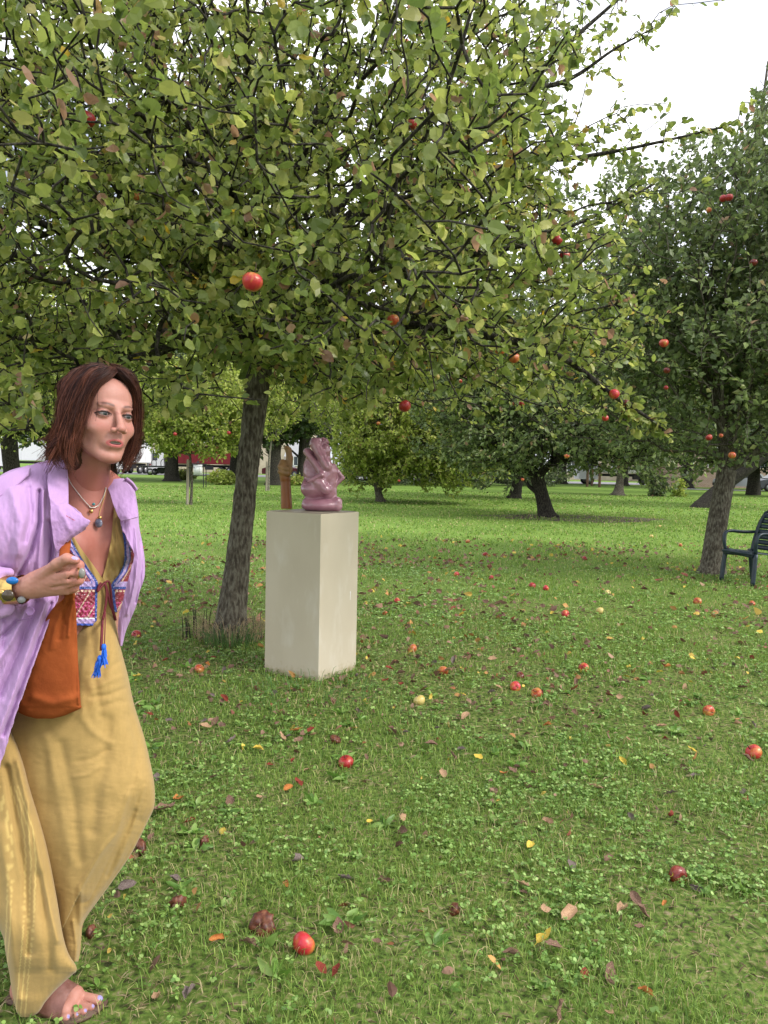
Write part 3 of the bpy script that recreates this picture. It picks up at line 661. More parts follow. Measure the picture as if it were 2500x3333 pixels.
def house(name, lab, px0, px1, D, H, mat, wins, cat='building', depth=9):
    a, c = at(px0, D), at(px1, D); w = c[0] - a[0]; o = (a + c) / 2; o[1] += depth / 2 + (c[1] - a[1]) * 0
    t = thing(name, o, lab, cat, 'buildings beyond the road'); mb = MB().box((0, 0, H / 2), (w, depth, H), bev=.02); mb.build('wall', mat, t)
    MB().prism([(-depth / 2 - .4, 0), (depth / 2 + .4, 0), (0, 2.6)], -w / 2 - .3, w / 2 + .3, M=Matrix.Rotation(math.radians(90), 3, 'Z'), c=(0, 0, H + .003)).build('roof', M_SLATE, t)
    for (fx, z, ww, hh) in wins:
        f = MB(); x = -w / 2 + fx * w; y = -depth / 2 - .03
        for dx, dz, sx, sz in ((-ww / 2, 0, .09, hh), (ww / 2, 0, .09, hh), (0, -hh / 2, ww + .09, .09), (0, hh / 2, ww + .09, .09), (0, 0, .05, hh - .1)): f.box((x + dx, y, z + dz), (sx, .1, sz))
        fo = f.build('window', M_WHITE, t); MB().box((x, y + .03, z), (ww - .05, .04, hh - .05)).build('pane', M_GLASSD, fo)
    return t
wn = [(.06 + .11 * i, 1.9, 1.1, 1.5) for i in range(9)] + [(.06 + .11 * i, 4.6, 1.1, 1.3) for i in range(9)]
house('house', 'long beige house seen between the tree trunks behind the red truck', 330, 1010, 100, 6.2, M_BEIGE, wn)
house('house', 'beige house glimpsed over the white flatbed truck', 1840, 2170, 104, 5.8, M_BEIGE, wn[::2])
house('house', 'pinkish brick house behind the parked cars', 2200, 2900, 96, 6.5, M_BRICK, wn)
house('house', 'pale house hidden behind the bright green apple tree', 1130, 1700, 106, 5.5, M_BEIGE, wn[::2])
wt = thing('brick_wall', at(2420, 71), 'low brick garden wall running behind the parked cars', 'wall')
MB().box((0, 0, .9), (17, .3, 1.8), bev=.02).build('wall', M_BRICK, wt); MB().box((0, 0, 1.84), (17.1, .42, .08), bev=.02).build('coping', M_BEIGE, wt)

# --- vehicles
def wheel(t, x, y, r, w=.22):
    h = MB(); prof = [(r * .62, -w / 2), (r * .9, -w / 2), (r, -w * .32), (r, w * .32), (r * .9, w / 2), (r * .62, w / 2)]
    M = Matrix.Rotation(math.radians(90), 3, 'X')
    wo = h.lathe(prof, 24, (x, y, r), M).build('wheel', M_TYRE, t, True)
    MB().lathe([(0.001, -w * .4), (r * .2, -w * .42), (r * .3, -w * .3), (r * .55, -w * .33), (r * .64, -w * .45), (r * .64, w * .45), (0.001, w * .4)], 20, (x, y, r), M).build('rim', M_RIM, wo, True)
def car(px, D, rz, lab, paint, rough=.25):
    t = thing('parked_car', at(px, D), lab, 'car', 'cars parked beyond the lawn', rz)
    body = [(-2.1, .28), (-2.12, .62), (-2.0, .86), (-1.55, .94), (-.95, .98), (1.0, 1.0), (1.85, .92), (2.12, .84), (2.15, .5), (2.1, .28)]
    paintm = flat('car_paint', paint, rough, .3, var=.03)
    MB().prism(body, -.86, .86).build('body', paintm, t)
    cab = [(-1.15, .97), (-.55, 1.36), (-.2, 1.46), (.9, 1.46), (1.45, 1.34), (1.85, .96)]
    MB().prism([(x * .98, z - .0) for x, z in cab], -.72, .72).build('roof', paintm, t)
    for poly in ([(-.98, 1.0), (-.48, 1.32), (.12, 1.38), (.12, 1.0)], [(.2, 1.0), (.2, 1.38), (.9, 1.38), (1.3, 1.28), (1.5, 1.0)]):
        for y in (-.735, .72): MB().prism(poly, y, y + .015).build('side_window', M_GLASSD, t)
    MB().box((-.86, 0, 1.17), (.5, 1.3, .02), Matrix.Rotation(math.radians(-33), 3, 'Y')).build('windscreen', M_GLASSD, t)
    for x in (-1.35, 1.3):
        for y in (-.8, .8): wheel(t, x, y, .33)
    for y in (-.62, .62): MB().box((-2.08, y, .68), (.12, .36, .16), bev=.03).build('headlight', M_WHITE, t)
    for y in (-.66, .66): MB().box((2.12, y, .74), (.08, .26, .16), bev=.02).build('tail_light', flat('red_lens', (.35, .02, .02), .3), t)
    MB().box((-2.12, 0, .42), (.1, 1.6, .2), bev=.03).build('bumper', M_BLACK, t)
    return t
car(2415, 66, 0.1, 'silver car with a bright windscreen left of the dark parked car', (.45, .47, .5))
car(2540, 61, 0.05, 'dark grey car at the right edge behind the leaning tree', (.05, .055, .065))
car(925, 80, 3.0, 'dark red car behind the thumb sculpture', (.10, .015, .025))
car(1195, 84, 0.3, 'dark car with pale blue windscreen right of the pink sculpture', (.015, .016, .02))
car(1660, 84, 0.1, 'silver blue car glimpsed behind the two dark leaning trunks', (.3, .34, .4))
def truck(px, D, rz, lab, cargo, cab_c, L=7.5, Hb=2.5, flatbed=False):
    t = thing('truck', at(px, D), lab, 'truck', None, rz)
    MB().box((0, 0, .95), (L, 1.0, .26), bev=.03).build('chassis', M_BLACK, t)
    if flatbed:
        MB().box((.6, 0, 1.25), (L - 1.9, 2.4, .16), bev=.02).box((.6, -1.2, 1.48), (L - 1.9, .05, .4), bev=.01).box((.6, 1.2, 1.48), (L - 1.9, .05, .4), bev=.01).box((L / 2 - .3, 0, 1.48), (.05, 2.35, .4), bev=.01).build('flatbed', cargo, t)
    else:
        MB().box((.95, 0, 1.15 + Hb / 2), (L - 2.0, 2.45, Hb), bev=.05).build('cargo_box', cargo, t)
        for x in np.linspace(-L / 2 + 2.1, L / 2, 5): MB().box((x, -1.235, 1.15 + Hb / 2), (.06, .03, Hb - .05)).build('rib', cargo, t)
    cx = -L / 2 + .9
    cabo = MB().prism([(-.95, .5), (-1.0, 1.3), (-.75, 2.35), (-.55, 2.6), (.85, 2.6), (.85, .5)], -1.1, 1.1, c=(cx, 0, 0)).build('cab', cab_c, t)
    for y in (-1.115, 1.1): MB().prism([(-.82, 1.45), (-.62, 2.25), (.15, 2.25), (.15, 1.45)], y, y + .015, c=(cx, 0, 0)).build('side_window', M_GLASSD, cabo)
    MB().box((cx - .9, 0, 1.85), (.03, 1.8, .8), Matrix.Rotation(math.radians(12), 3, 'Y')).build('windscreen', M_GLASSD, cabo)
    for x in (-L / 2 + 1.0, L / 2 - 1.7, L / 2 - .75):
        for y in (-.95, .95): wheel(t, x, y, .42, .28)
    MB().box((L / 2 - 2.9, -1.0, .75), (.9, .3, .4), bev=.05).build('tool_box', M_BLACK, t)
    for y in (-.9, .9): MB().box((L / 2 + .06, y, .98), (.08, .35, .14), bev=.02).build('tail_light', flat('red_lens', (.4, .02, .02), .3), t)
    return t
M_RED = flat('truck_red', (.16, .012, .018), .4, var=.05)
truck(632, 84, 0.02, 'red box truck with white cab parked behind the staked young tree', M_RED, M_WHITE, 9.5, 2.0)
truck(400, 80, 1.25, 'white truck behind the head of the person', M_WHITE, M_WHITE, 6.5, 2.2)
truck(110, 84, 0.0, 'long white box truck behind the shoulder of the person', M_WHITE, M_WHITE, 9.0, 2.4)
truck(2020, 76, 0.0, 'white flatbed truck parked beyond the lawn on the right', M_WHITE, M_WHITE, 8.5, 2, True)
tr = thing('trailer', at(520, 76), 'dark equipment trailer with curved rails between the two trucks', 'trailer')
MB().box((0, 0, .85), (3.2, 1.7, .14), bev=.02).build('bed', M_BLACK, tr)
for x in (-.6, .3): MB().tube(smooth_path([(x, -.6, .9), (x, -.6, 1.35), (x + .2, -.6, 1.55), (x + .42, -.6, 1.35), (x + .42, -.6, .9)], 4), .035, 6).build('rail', M_BLACK, tr)
MB().box((.4, 0, .5), (1.1, 1.0, .5), bev=.08).build('engine', M_TYRE, tr)
for y in (-.8, .8): wheel(tr, -.7, y, .33)
aw = thing('awning', at(962, 88), 'white awning right of the tip of the thumb sculpture', 'awning')
MB().prism([(-1.2, 2.2), (1.2, 2.2), (1.1, 2.9), (.2, 4.3), (-.4, 4.3)], -1.2, 1.2).build('canopy', M_WHITE, aw)
for x in (-1.1, 1.1):
    for y in (-1.1, 1.1): MB().tube([(x, y, 0), (x, y, 2.25)], .04, 6).build('pole', M_RIM, aw)

# --- stakes, posts, stand
M_WOODG = mat_noise('grey_wood', (.20, .17, .13), (.32, .28, .22), 12, .85, stretch=(1, 1, .1), bstr=.4)
M_WOODB = mat_noise('brown_wood', (.10, .06, .035), (.17, .10, .06), 12, .85, stretch=(1, 1, .1), bstr=.4)
def stake(px, py, h, r, lab, m, cat='stake', group='wooden tree stakes', tie=True):
    b = G(px, py); t = thing('tree_stake' if tie else 'fence_post', b, lab, cat, group)
    MB().tube([(0, 0, -.05), (0.005, 0, h * .5), (0.01, 0, h - .05), (.01, 0, h)], [r, r, r * .97, r * .75], 10).build('post', m, t)
    if tie: MB().tube([(r * 1.5 + .05 + .09 * math.cos(a) * 1.2, .05 * math.sin(a), h * .82) for a in np.linspace(0, 6.28, 12)], .012, 6).build('tie', M_BLACK, t)
stake(610, 1644, 1.48, .045, 'grey wooden stake beside the young yellow green apple tree', M_WOODG)
stake(867, 1598, 1.5, .05, 'grey wooden stake close to the right of the big apple trunk', M_WOODG)
for i, (px, py) in enumerate(((1911, 1584), (1926, 1581), (1951, 1586))):
    stake(px, py, 1.5, .11, ['left one of three brown posts in front of the white flatbed truck', 'middle one of three brown posts in front of the white flatbed truck', 'right one of three brown posts in front of the white flatbed truck'][i], M_WOODB, 'post', 'brown posts of a tree guard', False)
b = G(545, 1552); t = thing('lamp_post', b, 'thin black pole standing in front of the red truck', 'pole')
MB().tube([(0, 0, 0), (0, 0, .4), (0, 0, 3.2)], [.09, .06, .05], 8).build('pole', M_BLACK, t); MB().lathe([(.001, 0), (.1, .02), (.14, .25), (.08, .4), (.001, .42)], 12, (0, 0, 3.2)).build('lamp_head', M_BLACK, t)
b = G(644, 1586); t = thing('fire_basket_stand', b, 'black four legged metal stand holding a white cylinder on the far lawn', 'stand')
for sx in (-1, 1):
    for sy in (-1, 1): MB().tube([(sx * .38, sy * .3, 0), (sx * .38, sy * .3, 1.32)], .025, 6).build('leg', M_BLACK, t)
MB().lathe([(.001, 0), (.24, 0), (.24, .62), (.001, .62)], 20, (0, 0, .66)).build('cylinder', M_WHITE, t, True)
MB().tube([(.4 * math.cos(a), .32 * math.sin(a), 1.27) for a in np.linspace(0, 6.283, 25)], .025, 6).tube([(.4 * math.cos(a), .32 * math.sin(a), .66) for a in np.linspace(0, 6.283, 25)], .02, 6).build('hoop', M_BLACK, t)
MB().lathe([(.001, .1), (.05, .08), (.06, 0), (.3, -.02), (.3, -.04), (.001, -.04)], 16, (0, 0, 1.36)).build('lid', M_BLACK, t)

# ------------------------------------------------------------------ signed-distance modelling (smooth unions meshed by surface nets)
def d_ell(p, c, r, R=None):
    q = p - np.array(c)
    if R is not None: q = q @ R
    r = np.array(r, float); k0 = np.linalg.norm(q / r, axis=1); k1 = np.linalg.norm(q / (r * r), axis=1) + 1e-9
    return k0 * (k0 - 1) / k1
def d_cap(p, a, b, ra, rb=None):
    a = np.array(a, float); b = np.array(b, float); rb = ra if rb is None else rb
    ab = b - a; h = np.clip(((p - a) @ ab) / (ab @ ab + 1e-12), 0, 1)
    return np.linalg.norm(p - a - h[:, None] * ab, axis=1) - (ra + (rb - ra) * h)
def smin(a, b, k): h = np.clip(.5 + .5 * (b - a) / k, 0, 1); return b * (1 - h) + a * h - k * h * (1 - h)
def smax(a, b, k): return -smin(-a, -b, k)
def sunion(ds, k):
    d = ds[0]
    for e in ds[1:]: d = smin(d, e, k)
    return d
def sdf_mesh(f, lo, hi, vox, blk=12):
    lo = np.array(lo, float); hi = np.array(hi, float); n = np.ceil((hi - lo) / vox / blk).astype(int) * blk + 1
    D = np.full(n, 1.0, np.float32); nb = (n - 1) // blk
    bi = np.stack(np.meshgrid(*[np.arange(a) for a in nb], indexing='ij'), -1).reshape(-1, 3)
    cen = lo + (bi + .5) * blk * vox; dc = f(cen); lim = blk * vox * .87 * 1.35 + vox * 2
    D_in = dc < 0
    g = np.stack(np.meshgrid(*[np.arange(blk + 1)] * 3, indexing='ij'), -1).reshape(-1, 3)
    for j in np.where(D_in & (np.abs(dc) >= lim))[0]:
        a = bi[j] * blk; D[a[0]:a[0] + blk + 1, a[1]:a[1] + blk + 1, a[2]:a[2] + blk + 1] = -1
    act = np.where(np.abs(dc) < lim)[0]
    for s in range(0, len(act), 60):
        jj = act[s:s + 60]; idx = (bi[jj][:, None] * blk + g[None]).reshape(-1, 3)
        D[idx[:, 0], idx[:, 1], idx[:, 2]] = f(lo + idx * vox)
    S = D < 0; nx, ny, nz = n
    c = np.zeros((nx - 1, ny - 1, nz - 1), np.int8)
    for a in (0, 1):
        for b in (0, 1):
            for e in (0, 1): c += S[a:nx - 1 + a, b:ny - 1 + b, e:nz - 1 + e]
    cell = np.argwhere((c > 0) & (c < 8)); ind = np.full(c.shape, -1, np.int32); ind[cell[:, 0], cell[:, 1], cell[:, 2]] = np.arange(len(cell))
    acc = np.zeros((len(cell), 3)); cnt = np.zeros(len(cell)); cor = [(a, b, e) for a in (0, 1) for b in (0, 1) for e in (0, 1)]
    val = {q: D[cell[:, 0] + q[0], cell[:, 1] + q[1], cell[:, 2] + q[2]] for q in cor}
    for q in cor:
        for ax in range(3):
            if q[ax] == 0:
                r = list(q); r[ax] = 1; r = tuple(r); v0, v1 = val[q], val[r]; m = (v0 < 0) != (v1 < 0)
                t = v0[m] / (v0[m] - v1[m]); pt = np.tile(np.array(q, float), (m.sum(), 1)); pt[:, ax] += t; acc[m] += pt; cnt[m] += 1
    V = lo + (cell + acc / np.maximum(cnt, 1)[:, None]) * vox
    Q = []
    for ax in range(3):
        u, v = (ax + 1) % 3, (ax + 2) % 3
        sl0 = [slice(1, n[i] - 1) for i in range(3)]; sl0[ax] = slice(0, n[ax] - 1); sl1 = list(sl0); sl1[ax] = slice(1, n[ax])
        a, b = S[tuple(sl0)], S[tuple(sl1)]; e = np.argwhere(a != b)
        if len(e) == 0: continue
        off = np.array([1, 1, 1]); off[ax] = 0; e = e + off; dirn = S[e[:, 0], e[:, 1], e[:, 2]]
        du = np.zeros(3, int); du[u] = 1; dv = np.zeros(3, int); dv[v] = 1
        q = [ind[tuple((e - x).T)] for x in (0 * du, du, du + dv, dv)]; q = np.stack(q, 1)
        q[~dirn] = q[~dirn][:, ::-1]; Q.append(q)
    Q = np.concatenate(Q); return V, Q[(Q >= 0).all(1)]
def relax(V, Q, it=1, lam=.5):
    for _ in range(it):
        s = np.zeros_like(V); c = np.zeros(len(V))
        for a, b in ((0, 1), (1, 2), (2, 3), (3, 0)):
            np.add.at(s, Q[:, a], V[Q[:, b]]); np.add.at(c, Q[:, a], 1); np.add.at(s, Q[:, b], V[Q[:, a]]); np.add.at(c, Q[:, b], 1)
        V = V + lam * (s / np.maximum(c, 1)[:, None] - V)
    return V

# ------------------------------------------------------------------ the plinth
def cream():
    m, t, b = nodes('cream_paint'); n = tex(t, 'Noise', 3.2, 6, (1, 1, .6)); n2 = tex(t, 'Noise', 26, 6); c = t.nodes.new('ShaderNodeTexCoord')
    sx = t.nodes.new('ShaderNodeSeparateXYZ'); t.links.new(c.outputs['Object'], sx.inputs[0])
    col = ramp(t, n, [(.3, (.47, .41, .305)), (.5, (.505, .445, .335)), (.7, (.54, .48, .37))])
    # darker, browner tone towards the foot
    ad = t.nodes.new('ShaderNodeMath'); ad.operation = 'MULTIPLY_ADD'; ad.inputs[1].default_value = .22; t.links.new(n2, ad.inputs[0]); t.links.new(sx.outputs[2], ad.inputs[2])
    st = ramp(t, ad.outputs[0], [(.10, (.80, .75, .64)), (.17, (1, 1, 1))])
    mu = t.nodes.new('ShaderNodeMixRGB'); mu.blend_type = 'MULTIPLY'; mu.inputs[0].default_value = 1; t.links.new(col, mu.inputs[1]); t.links.new(st, mu.inputs[2])
    wht = ramp(t, tex(t, 'Noise', 9, 8, (1, 1, .35)), [(.56, (0, 0, 0)), (.72, (.5, .5, .5))])
    m3 = t.nodes.new('ShaderNodeMixRGB'); t.links.new(wht, m3.inputs[0]); t.links.new(mu.outputs[0], m3.inputs[1]); m3.inputs[2].default_value = (.62, .585, .51, 1)
    t.links.new(m3.outputs[0], b.inputs['Base Color']); b.inputs['Roughness'].default_value = .62; bump(t, b, n2, .12, .003); return m
M_CREAM = cream()
cf = G(1036, 2219); cl = G(861.5, 2187); crr = G(1158, 2177)
e1 = (cl - cf)[:2]; e2 = (crr - cf)[:2]
PH = 1.098
dirr = e2 / np.linalg.norm(e2) ; perp = np.array([-dirr[1], dirr[0]]); e1p = perp * np.linalg.norm(e1) * np.sign(perp @ e1)
Lx, Ly = np.linalg.norm(e2), np.linalg.norm(e1)
print('plinth', Lx, Ly, 'cos', e1 @ e2 / Lx / Ly, 'dist', cf[1])
pc = cf[:2] + (e1 + e2) / 2; ang = math.atan2(e2[1], e2[0])
pl = thing('plinth', (pc[0], pc[1], 0), 'tall square cream painted plinth carrying two small sculptures', 'plinth')
q = np.array([cf[:2], cf[:2] + e2, cf[:2] + e1 + e2, cf[:2] + e1]) - pc
mb = MB(); inset = .004
def ring(z, s): cen = q.mean(0); return [(*(cen + (p - cen) * s), z) for p in q]
Vp = ring(0, 1) + ring(PH - .003, 1) + ring(PH, .985); i4 = np.arange(4); j4 = (i4 + 1) % 4
mb.add(Vp, [np.concatenate([np.stack([i4, j4, j4 + 4, i4 + 4], 1), np.stack([i4 + 4, j4 + 4, j4 + 8, i4 + 8], 1), [[8, 9, 10, 11]]])])
mb.build('body', M_CREAM, pl)
MTOP = mat_noise('plinth_top', (.20, .17, .13), (.46, .41, .32), 9, .5, bstr=.1)
mb = MB(); mb.add(ring(PH + .003, .955), [[[0, 1, 2, 3]]]); mb.build('top_board', MTOP, pl)
# little bare chip in the paint of the right face
nrm = np.array([e2[1], -e2[0]]) / Lx; nrm = nrm * np.sign(nrm @ -e1)
c0 = cf[:2] + e2 * .80 + nrm * .0015 - pc; ux = e2 / Lx; zc = CAMH - (1945 - 1510) / F * 5.15
mb = MB(); mb.add([(*(c0 + ux * a), zc + b_) for a, b_ in ((-.004, .03), (.006, .032), (.006, .018), (.002, -.03), (-.001, -.028), (0, .016))], [[[0, 1, 2, 3, 4, 5]]]); mb.build('paint_chip', M_WHITE, pl)

# ------------------------------------------------------------------ pink sculpture
S4 = 4.1475
TD = 5.28
def sc4(x, y, dz=0.0, D=TD):
    return P(820 + x / S4, 1350 + y / S4, D - dz)
U4 = TD / F / S4
zb = PH + .006
base = sc4(945, 1310); base[2] = zb
yax = CMn @ np.array([0, 1., 0]); xax = CMn @ np.array([1., 0, 0]); zax = CMn @ np.array([0, 0, 1.]); RC = np.stack([xax, yax, zax], 1)
def E4(p, x, y, dz, rx, ry, rz, rot=0):
    a = math.radians(rot); R2 = np.array([[math.cos(a), -math.sin(a), 0], [math.sin(a), math.cos(a), 0], [0, 0, 1]])
    return d_ell(p, sc4(x, y, dz), np.array([rx, ry, rz]) * U4, RC @ R2)
def C4(p, a, b, ra, rb): return d_cap(p, sc4(*a), sc4(*b), ra * U4, rb * U4)
def pink_f(p):
    k = .010
    k = .017
    d = E4(p, 945, 1225, 0, 275, 105, 240)
    d = smin(d, C4(p, (760, 1190, .03), (1150, 1240, .02), 80, 62), k)
    d = smin(d, C4(p, (1150, 1180, .05), (1160, 1240, .05), 72, 60), k)
    d = smin(d, E4(p, 860, 1010, .01, 196, 135, 190), k)
    d = smin(d, E4(p, 705, 965, .02, 42, 92, 70, -12), .006)
    d = smin(d, E4(p, 810, 800, -.02, 118, 270, 130, 4), k)
    d = smin(d, E4(p, 920, 720, -.01, 150, 250, 120), k)
    d = smin(d, C4(p, (755, 500, .02), (850, 640, .0), 56, 70), k)
    d = smin(d, C4(p, (900, 930, .06), (1060, 760, .05), 110, 85), .012)
    d = smin(d, C4(p, (1080, 760, .05), (1050, 1080, .045), 72, 66), .012)
    d = smin(d, C4(p, (900, 910, .085), (1000, 1010, .09), 70, 70), .014)
    # the long folded arm over the front and the hand beside the head
    d = smin(d, C4(p, (852, 400, .045), (1020, 690, .085), 74, 70), .013)
    d = smin(d, C4(p, (840, 365, .04), (900, 350, .03), 56, 42), .010)
    d = smin(d, C4(p, (735, 500, .04), (950, 790, .085), 38, 54), .016)
    d = smin(d, C4(p, (770, 900, .105), (940, 815, .11), 22, 40), .007)
    # head with folded cap
    d = smin(d, E4(p, 1000, 480, .01, 64, 92, 75), .006)
    d = smin(d, C4(p, (940, 400, .0), (1000, 350, .0), 46, 34), .004); d = smin(d, C4(p, (960, 330, .0), (1030, 375, .0), 28, 20), .004)
    d = smin(d, C4(p, (1000, 560, .0), (1000, 700, .0), 60, 80), .01)
    # right elbow wedge
    d = smin(d, C4(p, (1100, 690, .03), (1228, 850, .03), 32, 24), .008); d = smin(d, C4(p, (1228, 855, .03), (1110, 960, .03), 24, 34), .006)
    d = smin(d, E4(p, 1110, 830, .01, 95, 95, 60), .012)
    d = smin(d, C4(p, (1100, 880, .03), (1090, 1110, .03), 42, 58), .01)
    # creases
    for a, b, r in (((905, 430, .095), (1045, 740, .13), 20), ((820, 610, .115), (960, 790, .13), 18), ((760, 1090, .10), (1010, 1085, .115), 20), ((1030, 1120, .12), (1110, 1150, .10), 14), ((1010, 930, .125), (1060, 1060, .125), 14), ((880, 1190, .135), (1080, 1240, .13), 16), ((1050, 560, .06), (1060, 700, .08), 18), ((930, 330, .04), (935, 420, .06), 14), ((700, 1100, .08), (760, 1110, .09), 16)):
        d = smax(d, -C4(p, a, b, r, r * .7), .008)
    d = d + .0012 * n3(p, 55, 1) + .0006 * n3(p, 140, 2)
    return np.maximum(d, zb - p[:, 2])
print('t0')
V, Q = sdf_mesh(pink_f, base + [-.17, -.16, -.02], base + [.18, .16, .55], .0035)
V = relax(V, Q, 1, .4)
m, t_, b_ = nodes('pink_glaze'); b_.inputs['Roughness'].default_value = .24
t_.links.new(ramp(t_, tex(t_, 'Noise', 11, 5), [(.3, (.33, .14, .19)), (.5, (.38, .175, .23)), (.7, (.44, .225, .28))]), b_.inputs['Base Color'])
b_.inputs['Coat Weight'].default_value = .7; b_.inputs['Coat Roughness'].default_value = .14; bump(t_, b_, tex(t_, 'Noise', 30, 4), .15, .004)
me = mesh_np('figure', V - base, [Q]); o = link('pink_sculpture', me, m, None, base); tag(o, 'glossy pink glazed sculpture of a huddled folded figure on the plinth', 'sculpture')

# ------------------------------------------------------------------ wooden thumb
TDw = TD + .10
def T4(p, a, b, ra, rb): return d_cap(p, P(820 + a[0] / S4, 1350 + a[1] / S4, TDw - (a[2] if len(a) > 2 else 0)), P(820 + b[0] / S4, 1350 + b[1] / S4, TDw - (b[2] if len(b) > 2 else 0)), ra * U4, rb * U4)
tb_ = P(820 + 470 / S4, 1350 + 1290 / S4, TDw); tb_[2] = zb
def thumb_f(p):
    k = .006
    d = T4(p, (472, 1330), (452, 860), 80, 66)
    d = smin(d, T4(p, (450, 860), (440, 700), 70, 84), .008)
    d = smin(d, T4(p, (392, 700, .02), (480, 735, .03), 46, 52), k); d = smin(d, T4(p, (388, 765, .02), (480, 790, .03), 42, 44), k)
    d = smin(d, T4(p, (415, 640), (410, 680), 42, 46), k)
    d = smin(d, T4(p, (490, 740), (510, 590), 62, 46), .01); d = smin(d, T4(p, (510, 590), (495, 480), 44, 46), .012)
    d = smin(d, T4(p, (495, 480), (465, 450), 44, 34), .006)
    for a, b, r in (((340, 735, .045), (520, 762, .075), 7), ((345, 690, .045), (520, 700, .075), 6), ((350, 800, .045), (520, 815, .07), 7)): d = smax(d, -T4(p, a, b, r, r), .005)
    d = d + .0012 * n3(p * [1, 1, .35], 90, 4)
    return np.maximum(d, zb - p[:, 2])
V, Q = sdf_mesh(thumb_f, tb_ + [-.08, -.08, -.02], tb_ + [.09, .08, .47], .003)
h = np.clip((V[:, 2] - tb_[2] - .21) / .04, 0, 1)[:, None]; g_ = .5 + .5 * n3(V * [1, 1, .2], 60, 2)[:, None]
colw = np.array([[.23, .078, .018]]) * (1 - h) + np.array([[.27, .15, .065]]) * h; colw = colw * (.75 + .5 * g_)
m = mat_attr('carved_wood', .4, bscale=60, bstr=.4, bdist=.004, stretch=(1, 1, .12))
tag(link('thumb_sculpture', mesh_np('thumb', V - tb_, [Q], {'col': colw}), m, None, tb_), 'brown carved wooden thumb standing upright on the plinth', 'sculpture')
print('t1')
# small yellow leaf on the plinth top
# ------------------------------------------------------------------ apples
def apple_mesh(name, seed=0, squash=1.0, dent=0.0, k=20):
    rs = np.random.RandomState(seed); th = np.linspace(0, math.pi, 15); prof = []
    for a in th:
        r = .5 * math.sin(a) * (1 + .10 * math.cos(a)); z = .46 * math.cos(a)
        if a < .55: z -= .12 * (1 - a / .55) ** 1.5
        if a > 2.75: z += .07 * ((a - 2.75) / .39) ** 1.5
        prof.append((r, z))
    prof = np.array(prof[::-1]); prof[0, 0] = prof[-1, 0] = .0005
    m = MB().lathe(prof, k); V, fs = m.out(); an = np.arctan2(V[:, 1], V[:, 0])
    V[:, :2] *= (1 + .025 * np.cos(an * 5 + seed))[:, None]; V[:, 2] *= squash
    if dent:
        V += V / (np.linalg.norm(V, axis=1)[:, None] + 1e-6) * (dent * (n3(V, 9, seed) - .6 * np.abs(n3(V, 17, seed + 2))))[:, None]
    return mesh_np(name, V, fs)
def apple_mat(name, cols, scale=3, rough=.3, spots=True):
    m, t, b = nodes(name); n = tex(t, 'Noise', scale, 5, (1, 1, .45)); t.links.new(ramp(t, n, cols), b.inputs['Base Color']); b.inputs['Roughness'].default_value = rough
    bump(t, b, tex(t, 'Noise', 12, 4), .1, .02); return m
AM = {'red': apple_mat('apple_red', [(.3, (.22, .010, .012)), (.55, (.34, .022, .024)), (.72, (.42, .10, .04))]),
      'pink': apple_mat('apple_pink_red', [(.3, (.45, .014, .04)), (.5, (.48, .035, .035)), (.62, (.5, .13, .04)), (.75, (.5, .28, .06))]),
      'orange': apple_mat('apple_red_yellow', [(.3, (.36, .03, .02)), (.45, (.42, .08, .03)), (.6, (.48, .2, .05)), (.75, (.5, .34, .10))]),
      'yellow': apple_mat('apple_yellow', [(.3, (.5, .36, .08)), (.7, (.6, .5, .2))]),
      'rot': apple_mat('apple_rotten', [(.3, (.035, .010, .006)), (.5, (.11, .028, .012)), (.7, (.19, .07, .03))], 6, .5),
      'dark': apple_mat('apple_dark_red', [(.3, (.07, .008, .008)), (.5, (.14, .015, .012)), (.75, (.25, .05, .03))], 3, .25)}
M_STEM = flat('apple_stem', (.05, .03, .015), .8)
AME = {}
def stem_mesh():
    m = MB().tube(smooth_path([(0, 0, .3), (.02, 0, .45), (.05, .01, .62)], 3), [.03] * 7, 6); V, fs = m.out(); return mesh_np('stem', V, fs)
STEM = stem_mesh(); STEM.materials.append(M_STEM)
def apple(pos, d, kind, lab, group, rs, squash=1, dent=0, ground=True, hang=None):
    key = (kind, squash, dent, rs.randint(3))
    if key not in AME: me = apple_mesh('apple', rs.randint(99), squash, dent); me.materials.append(AM[kind]); AME[key] = me
    o = thing('apple', (pos[0], pos[1], pos[2]), lab, 'apple', group)
    c = bpy.data.objects.new('flesh', AME[key]); COL.objects.link(c); c.parent = o; c.scale = (d, d, d)
    if ground: c.rotation_euler = (rs.rand() * 2.4 - 1.2, rs.rand() * 2.4 - 1.2, rs.rand() * 6.3)
    else: c.rotation_euler = (rs.randn() * .2, rs.randn() * .2, rs.rand() * 6.3)
    c.location = (0, 0, 0)
    s = bpy.data.objects.new('stem', STEM); COL.objects.link(s); s.parent = o; s.scale = (d, d, d * (1 if ground else 1.5)); s.rotation_euler = c.rotation_euler
    return o
